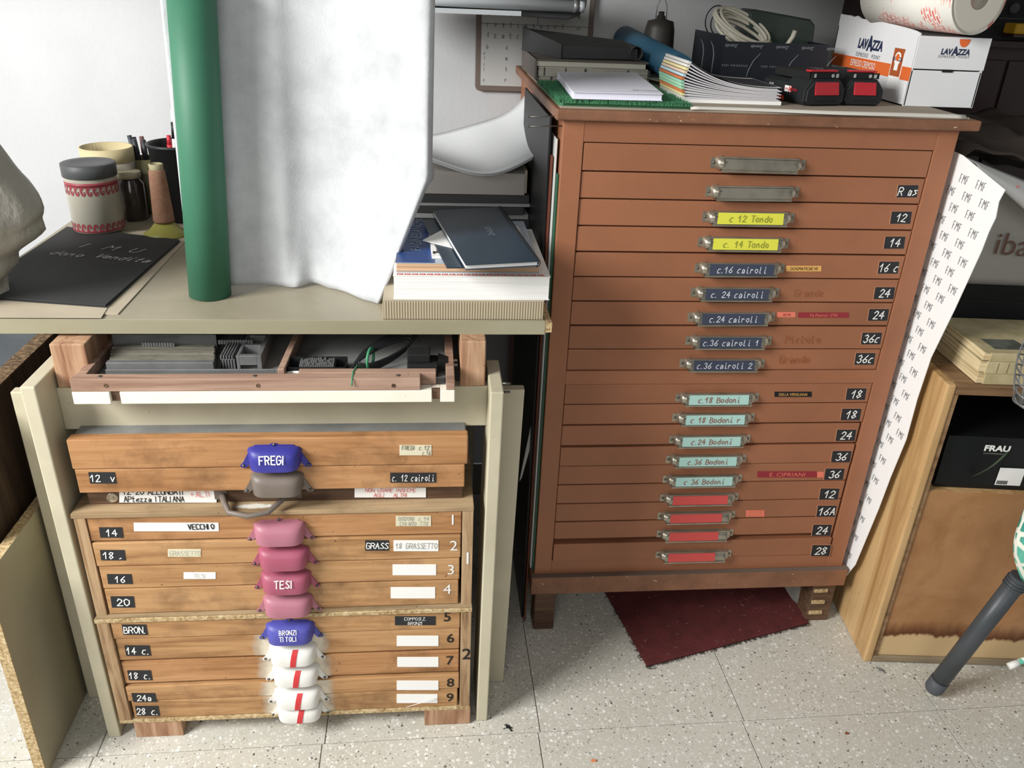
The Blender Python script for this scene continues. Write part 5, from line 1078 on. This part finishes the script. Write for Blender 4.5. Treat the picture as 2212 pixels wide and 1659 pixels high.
MB().box(.018, Wd-.018, .008, Dp-.01, nz0-.014, nz0).build('shelf', gold, wc, local=True); MB().box(.018, Wd-.018, Dp-.012, Dp-.002, .016, Hh-.021).build('back_panel', dcase, wc, local=True)
MB().box(.0180, .0260, .003, .012, .016, Hh-.021).build('inner_strip', tw_, wc, local=True)
MB().box(.0265, Wd-.02, .006, .020, .0165, nz0-.001).build('door', stain, wc, bevel=.001, local=True)
# shoe box in niche
A = pf_(2048, 1066, .02); sx0 = .045; sb = thing('black_shoe_box', 'black shoe box with white brand lettering and green ribbon in cabinet niche', 'box', (0, 0, 0)); R3 = Matrix.Rotation(wz, 3, 'Z')
wl = lambda x, y, z: base+R3 @ Vector((x, y, z))
sb.location = wl(sx0, .022, nz0); sb.rotation_euler = (0, 0, wz-.02); Hb = pf_(2085, 942, .02).z-nz0
bxm = mat('box_black', C('17191B'), .35); MB().box(0, .33, 0, .20, 0, Hb*.62).build('base', bxm, sb, bevel=.001, local=True); lid_ = MB().box(-.002, .332, -.002, .202, Hb*.62, Hb).build('lid', bxm, sb, bevel=.001, local=True)
b = MB(); ftext(b, 'FRAU', (.094, -.0022, Hb*.80), RX, UZ, .012, mi=0, bold=.04, sx=1.2, lift=.0003); ftext(b, 'CONTEMPORARY', (.090, -.0022, Hb*.70), RX, UZ, .003, mi=1, lift=.0003, space=1.2); b.build('lettering', [white, grey], lid_, local=True)
b = MB(); ftext(b, 'Y', (-.0006, .012, .016), (0, -1, 0), UZ, .012, mi=0, lift=.0004); b.build('side_letter', white, sb, local=True)
b = MB(); b.grid(lambda u, v: (.064+.045*u**1.5+.008*v, -.004-.012*math.sin(u*3.1), .028+.055*u+.004*v), 12, 2); b.build('ribbon', mat('ribbon_green', C('3E4A38'), .6), sb, local=True, solid=.0006)
b = MB(); b.box(.112, .16, -.0030, -.0022, .012, .05, mi=0); 
for k in range(7): b.box(.114+k*.003, .1155+k*.003, -.0036, -.0030, .014, .022, mi=1)
b.build('price_label', [wpaper, ink], sb, local=True)
# old books on the cabinet
ob = mat('old_paper_cover', C('C2B48E'), .8); op_ = mat('old_pages', C('D8C49C'), .85); t = NT(op_); v = t.coords((5, 5, 500)); t.col(t.ramp(t.noise(v, 1, 2), [(.35, C('B39C70')), (.55, C('DCC9A2'))])); t = NT(ob); v = t.coords(); t.col(t.ramp(t.noise(v, 14, 5, .6), [(.35, C('A3966E')), (.65, C('CABD98'))]))
zq = Hh; bx0 = L2(P(2085, 818, 2, Hh)).x
for i, (h_, dx, l_) in enumerate(((.021, 0, 'lowest old paperback with cream spine on wooden cabinet'), (.023, -.003, 'middle old paperback with lined lettering on its spine'), (.016, -.001, 'top old paperback with small landscape photo on its cover'))):
    p = wl(bx0+.008+dx, .006, zq); o = thing('old_book', l_, 'book', p, 'old books on the wooden cabinet', wz); o.rotation_euler = (0, 0, wz+[.02, 0, .01][i])
    MB().box(.002, .24, .004, .17, .001, h_-.0015).build('pages', op_, o, local=True); MB().box(.012, .24, 0, .004, 0, h_).build('spine', ob, o, bevel=.001, local=True)
    MB().box(.003, .24, .002, .17, h_-.0015, h_-.0003).build('cover', ob, o, local=True)
    if i == 2:
        b = MB(); b.hexa([(.028, .020, h_-.0003), (.094, .020, h_-.0003), (.088, .066, h_-.0003), (.026, .066, h_-.0003)], [(.028, .020, h_), (.094, .020, h_), (.088, .066, h_), (.026, .066, h_)]); b.build('cover_photo', cloudy('landscape_print', C('4A4D46'), C('7E8378'), 25, .8, .6), o, local=True)
    b = MB(); ftext(b, ['', 'DOMENICO', 'FATTORIA DI MARRADI'][i] or 'A', (.115 if i else 5, -.0003, h_/2), RX, UZ, .0045, mi=0, space=1.2, lift=.0003)
    if i == 1:
        for k in (.032, .050): b.box(k, k+.0008, -.0006, -.0002, .002, h_-.002)
    if i: b.build('spine_print', mat('brown_print_%d' % i, C('7A6244'), .7), o, local=True)
    zq += h_+.0004
# black box, shopper, crumpled dark cloth behind
bx_ = thing('black_case', 'low black case behind the old books on wooden cabinet', 'case', wl(.02, .20, Hh)); bx_.rotation_euler = (0, 0, wz)
hb = P(2150, 613, 1, 1.43).z-Hh; MB().box(-.03, .46, 0, .18, 0, hb).build('body', blk2, bx_, bevel=.003, local=True); MB().box(-.031, .461, -.001, .181, hb*.72, hb*.74).build('seam', black, bx_, local=True)
sg = thing('shopping_bag', 'pale grey shopping bag with brown letters iba on black case', 'bag', wl(.15, .21, Hh+hb)); sg.rotation_euler = (0, 0, wz); shop = cloudy('shopper_paper', C('A9A6A0'), C('97948E'), 4, .5, .7, .25, 18)
hs = P(2150, 400, 1, 1.44).z-Hh-hb
MB().grid(lambda u, v: (-.17+u*.50, -.002-.006*math.sin(u*8+v*2)*v, v*hs), 20, 12).build('front', shop, sg, local=True, solid=.001); MB().box(-.17, .33, .012, .13, 0.001, hs*.92).build('body', shop, sg, bevel=.006, local=True)
b = MB(); q = sg.matrix_world; pz = P(2176, 520, 1, 1.44); lx = (inv.to_3x3() @ (pz-sg.location)); ftext(b, 'iba', (lx.x-.002, -.012, lx.z), (1, .0, -.05), UZ, .044, mi=0, sx=1.0); b.build('lettering', mat('taupe_print', C('6E5248'), .7), sg, local=True)
# white curled sheet
A = [P(*q, 1, 1.40) for q in ((2076, 335), (2212, 385), (2290, 420))]; B_ = [P(*q, 1, 1.36) for q in ((2110, 362), (2212, 455), (2290, 520))]
def cw_(u, v):
    a = A[0].lerp(A[2], u); c = B_[0].lerp(B_[2], u); m = a.lerp(c, v); m.y -= .02*math.sin(v*math.pi); return m
b = MB().grid(cw_, 20, 8); tag(b.build('curled_sheet', cloudy('white_curl', C('DADAD8'), C('C8C8C6'), 6, .4, .7), None, solid=.001), 'white curled paper bag flap with red mark above shopping bag', 'paper')
b = MB(); p = P(2190, 402, 1, 1.365); write(b, 'zs', (p.x-.008, 1.363, p.z-.008), RX, UZ, .014, .12, mi=0); o = b.build('red_scribble', redink, None); o.parent = [x for x in bpy.data.objects if x.name == 'curled_sheet'][0]; o.matrix_parent_inverse = Matrix.Translation(-o.parent.location)
dk = cloudy('dark_brown_cloth', C('3A322D'), C('4E443C'), 7, .6, .8, .6, 30)
def clf(u, v):
    x = .925+u*.55; y = 1.40+v*.36; e_ = max(0, 1-min(u, 1-u, v*.7+.03, (1-v)*.7)/.03)*.11; return (x, y, -e_*(1 if u > .05 or v > .1 else .3)+ P(2150, 330, 1, 1.40).z-.002-.035*u+.045*v+.006*math.sin(u*19+v*5)+.005*math.sin(v*23+u*7)+.004*math.sin(u*41))
b = MB().grid(clf, 44, 24); tag(b.build('crumpled_paper', dk, None, solid=.004), 'dark brown crumpled packing paper heaped beside the cabinet top', 'paper')
# a dark cupboard behind
cup_ = mat('dark_mahogany', C('2E1F1B'), .4); cy0 = 1.935
xk = P(1868, 30, 1, cy0).x
cbd = thing('dark_cupboard', 'dark mahogany cupboard against back wall behind the right side', 'cupboard', (xk+.4, 1.87, 0)); zk = P(2160, 85, 1, cy0-.03).z
MB().box(xk, 2.0, cy0, YW-.002, 0, 1.5).build('body', cup_, cbd); MB().box(xk-.01, 2.0, cy0-.03, cy0, zk-.018, zk-.002).build('ledge', cup_, cbd, bevel=.002)
MB().box(xk+.03, xk+.36, cy0-.006, cy0-.0005, .3, zk-.045).build('door', cup_, cbd, bevel=.002); MB().box(xk+.37, xk+.7, cy0-.006, cy0-.0005, .3, zk-.045).build('door', cup_, cbd, bevel=.002)
rx0 = P(2130, 40, 1, cy0-.06).x
rd = thing('black_stereo', 'black stereo unit with round knob on cupboard ledge', 'stereo', (rx0+.15, cy0-.05, zk-.002)); MB().box(rx0, rx0+.4, cy0-.029, cy0-.002, zk-.0015, zk+.14).build('body', blk2, rd, bevel=.002)
kz = P(2190, 18, 1, cy0-.03); MB().lathe([(.012, 0), (.012, .004), (.009, .006), (0, .006)], (kz.x, cy0-.029, kz.z), 24, axis=(0, -1, 0)).build('knob', gdark, rd); MB().box(kz.x-.03, kz.x+.1, cy0-.031, cy0-.029, kz.z-.022, kz.z-.020).build('trim_line', gdark, rd)
yp_ = P(2195, 62, 1, cy0-.06); tag(MB().box(yp_.x-.012, yp_.x+.1, cy0-.075, cy0-.032, yp_.z-.011, yp_.z+.011).build('yellow_block', mat('mustard', C('B48A1E'), .6), None, bevel=.004), 'mustard yellow sponge block with pale end before the stereo', 'sponge')
MB().box(yp_.x-.014, yp_.x-.10*0+.3, cy0-.078, cy0-.03, yp_.z-.0165, yp_.z-.0115).build('shelf_strip', cup_, cbd)

# ironing board foot, fabric, wire basket
pole = thing('ironing_board', 'folded ironing board, grey tube leg and teal leaf print cover at right edge', 'ironing board', (1.0, 1.13, 0))
a = P(2016, 1488, 2, .018); e = P(2192, 1262, 1, 1.10); d_ = (e-a).normalized(); e2 = e+d_*.25; gtube = cloudy('grey_tube', C('45494D'), C('3A3D40'), 20, .4, .4)
MB().tube([a+d_*.012, e+d_*.02], .0172, 24).build('leg', gtube, pole); MB().tube([a-d_*.006, a-d_*.003, a+d_*.004, a+d_*.030], [.010, .0150, .0180, .0180], 24).build('rubber_foot', mat('foot_grey', C('4E5256'), .6), pole)
for k in range(3): MB().tube([e+d_*(-.006+k*.007), e+d_*(-.002+k*.007)], .0195, 24).build('collar', gtube, pole)
fab = mat('leaf_print', C('4FA893'), .8); t = NT(fab); v = t.coords((1, 1, .6)); vo = t.n('ShaderNodeTexVoronoi'); vo.feature = 'DISTANCE_TO_EDGE'; vo.inputs['Scale'].default_value = 38; t.l(v, vo.inputs['Vector']); n = t.noise(v, 20, 3)
t.col(t.mix(t.ramp(vo.outputs['Distance'], [(.09, W1), (.13, K0)]), t.ramp(n, [(.4, C('2F8C7C')), (.6, C('68B8A2'))]), C('E8E8DC')))
c0 = P(2205, 1215, 1, 1.09)
MB().grid(lambda u, v: (lambda r, a_: Vector((c0.x+.032+r*math.cos(a_), c0.y+r*.5*math.sin(a_), c0.z-.045+v*.20)))(.002+.056*math.sin(min(1, v*1.6+.12)*math.pi/2), 2*math.pi*u), 28, 14).build('cover', fab, pole, solid=.002)
a = P(2183, 1438, 1, 1.12); MB().tube([a, a+Vector((.03, 0, .017)), a+Vector((.05, .004, .05)), a+Vector((.045, .004, .12)), Vector((c0.x+.05, c0.y, c0.z-.02))], .006, 10).build('cover_tie', fab, pole); MB().tube([a-Vector((.004, 0, .0022)), a+Vector((.014, 0, .008))], .0068, 10).build('tie_end', white, pole)
wb = thing('wire_basket', 'chrome wire basket rim at the right edge beside old books', 'basket', P(2212, 900, 1, 1.15)); b = None
c0 = P(2240, 800, 1, 1.15)
for k in range(9):
    z = c0.z+.085-k*.018; r_ = .028+.014*math.sin((k+1)/9*math.pi); MB().tube([(c0.x+.012+r_*math.cos(a_), 1.15+r_*math.sin(a_), z+.004*math.sin(3*a_)) for a_ in [i*math.pi/12 for i in range(24)]], .0016, 6, closed=True).build('wire_ring', steel, wb)
MB().tube([(c0.x+.036, 1.16, c0.z-.058), (c0.x+.075, 1.15, c0.z-.12), (c0.x+.085, 1.14, c0.z-.24), (c0.x+.062, 1.12, c0.z-.33)], .005, 10).build('handle', steel, wb)
MB().lathe([(.03, 0), (.03, .003)], (c0.x+.012, 1.15, c0.z-.062), 20).build('base', steel, wb)
for k in range(8):
    a_ = k*math.pi/4; MB().tube([(c0.x+.012+(.028+.014*math.sin((j+1)/9*math.pi))*math.cos(a_+j*.05), 1.15+(.028+.014*math.sin((j+1)/9*math.pi))*math.sin(a_+j*.05), c0.z+.085-j*.018) for j in range(9)], .0013, 6).build('wire_rib', steel, wb)

# ================================================================== floor things
rugm = cloudy('maroon_carpet', C('632C2C'), C('431E1E'), 30, .6, .95, .8, 260)
A = [P(*q, 2, .006) for q in ((1398, 1437), (1747, 1344), (1690, 1268), (1312, 1270))]
A[2] += Vector((.02, .10, 0)); A[3] += Vector((-.03, .11, 0))
rg = thing('carpet_offcut', 'frayed maroon carpet offcut under the terracotta cabinet', 'rug', ((A[0].x+A[1].x)/2, 1.42, 0))
MB().hexa([Vector((p.x, p.y, .0003)) for p in A], [Vector((p.x, p.y, .006)) for p in A]).build('pile', rugm, rg, bevel=.001)
b = MB(); rr = random.Random(9)
for (p0, p1, n_) in ((A[0], A[1], 190), (A[0], A[3], 60)):
    nn = Vector((p1.y-p0.y, p0.x-p1.x, 0)).normalized()*(1 if p1 is A[1] else -1)
    for k in range(n_):
        p = p0.lerp(p1, rr.random()); q = p+nn*rr.uniform(.002, .007)+Vector((rr.uniform(-.003, .003), 0, 0)); b.tube([(p.x, p.y, .004), (q.x, q.y, .0015)], .0006, 4)
stuff(b.build('frayed_edge', mat('fray_dark', C('2E2422'), .9), rg))
b = MB()
for k in range(60):
    u, v = rr.random(), rr.random(); p = A[0].lerp(A[1], u).lerp(A[3].lerp(A[2], u), v*.7); q = p+Vector((rr.uniform(-.010, .010), rr.uniform(-.008, .008), 0)); b.tube([(p.x, p.y, .0065), ((p.x+q.x)/2+.002, (p.y+q.y)/2, .008), (q.x, q.y, .0065)], .0003, 4)
stuff(b.build('lint', mat('lint', C('9A8078'), .9), rg))
plm = mat('clear_plastic', C('A8A6A0'), .2, alpha=.45); c0 = P(1715, 1268, 1, 1.42)
def plf(u, v):
    p0 = P(1690+95*u, 1262, 1, 1.42); p1 = P(1738+28*u, 1340, 1, 1.40); m = p0.lerp(p1, v); return (m.x, m.y+.02*math.sin(u*9+v*4), max(.001, m.z))
tag(MB().grid(plf, 24, 12).build('plastic_bag', plm, None, solid=.0006), 'clear crumpled plastic bag between the carpet and right cabinet foot', 'bag')
def bit(name, lab, cat, px, py, w, m, kind='box'):
    p = P(px, py, 2, 0); b = MB()
    if kind == 'box': b.prism([(p.x-w, p.y-w*.4, .0003), (p.x+w*.8, p.y-w*.5, .0003), (p.x+w, p.y+w*.3, .0003), (p.x-w*.6, p.y+w*.5, .0003)], (0, 0, w*.5))
    elif kind == 'clip': b.tube([(p.x+w*math.cos(a_), p.y+w*.35*math.sin(a_), .0008) for a_ in [i*math.pi/8 for i in range(15)]]+[(p.x+w*.6, p.y-w*.1, .001), (p.x-w*.6, p.y-w*.1, .001)], .0005, 5)
    elif kind == 'fluff':
        q_ = random.Random(1)
        for k in range(5): b.tube([(p.x+q_.uniform(-w, w), p.y+q_.uniform(-w, w), .0006), (p.x+q_.uniform(-w, w)*.5, p.y+q_.uniform(-w, w)*.5, .004), (p.x+q_.uniform(-w, w), p.y+q_.uniform(-w, w), .0008)], .0008, 5)
    return tag(b.build(name, m, None), lab, cat)
bit('leaf_scrap', 'small orange scrap on the tile in front', 'scrap', 1282, 1644, .005, tpeach); bit('wood_chip', 'tiny red brown chip right of floor middle', 'chip', 1829, 1585, .004, mat('chip_brown', C('8C4A2A'), .8)); bit('paper_bit', 'tiny white paper crumb on the middle tile', 'scrap', 1490, 1603, .003, wpaper)
bit('paper_clip', 'wire paper clip by the corner of the carpet', 'paper clip', 1408, 1443, .011, screw, 'clip'); bit('dust_ball', 'dark lint ball right of the table leg on floor', 'dust', 1098, 1572, .009, blk2, 'fluff'); bit('dust_tuft', 'dusty tuft at the foot of the honey wood cabinet', 'dust', 1902, 1448, .009, dusty, 'fluff')
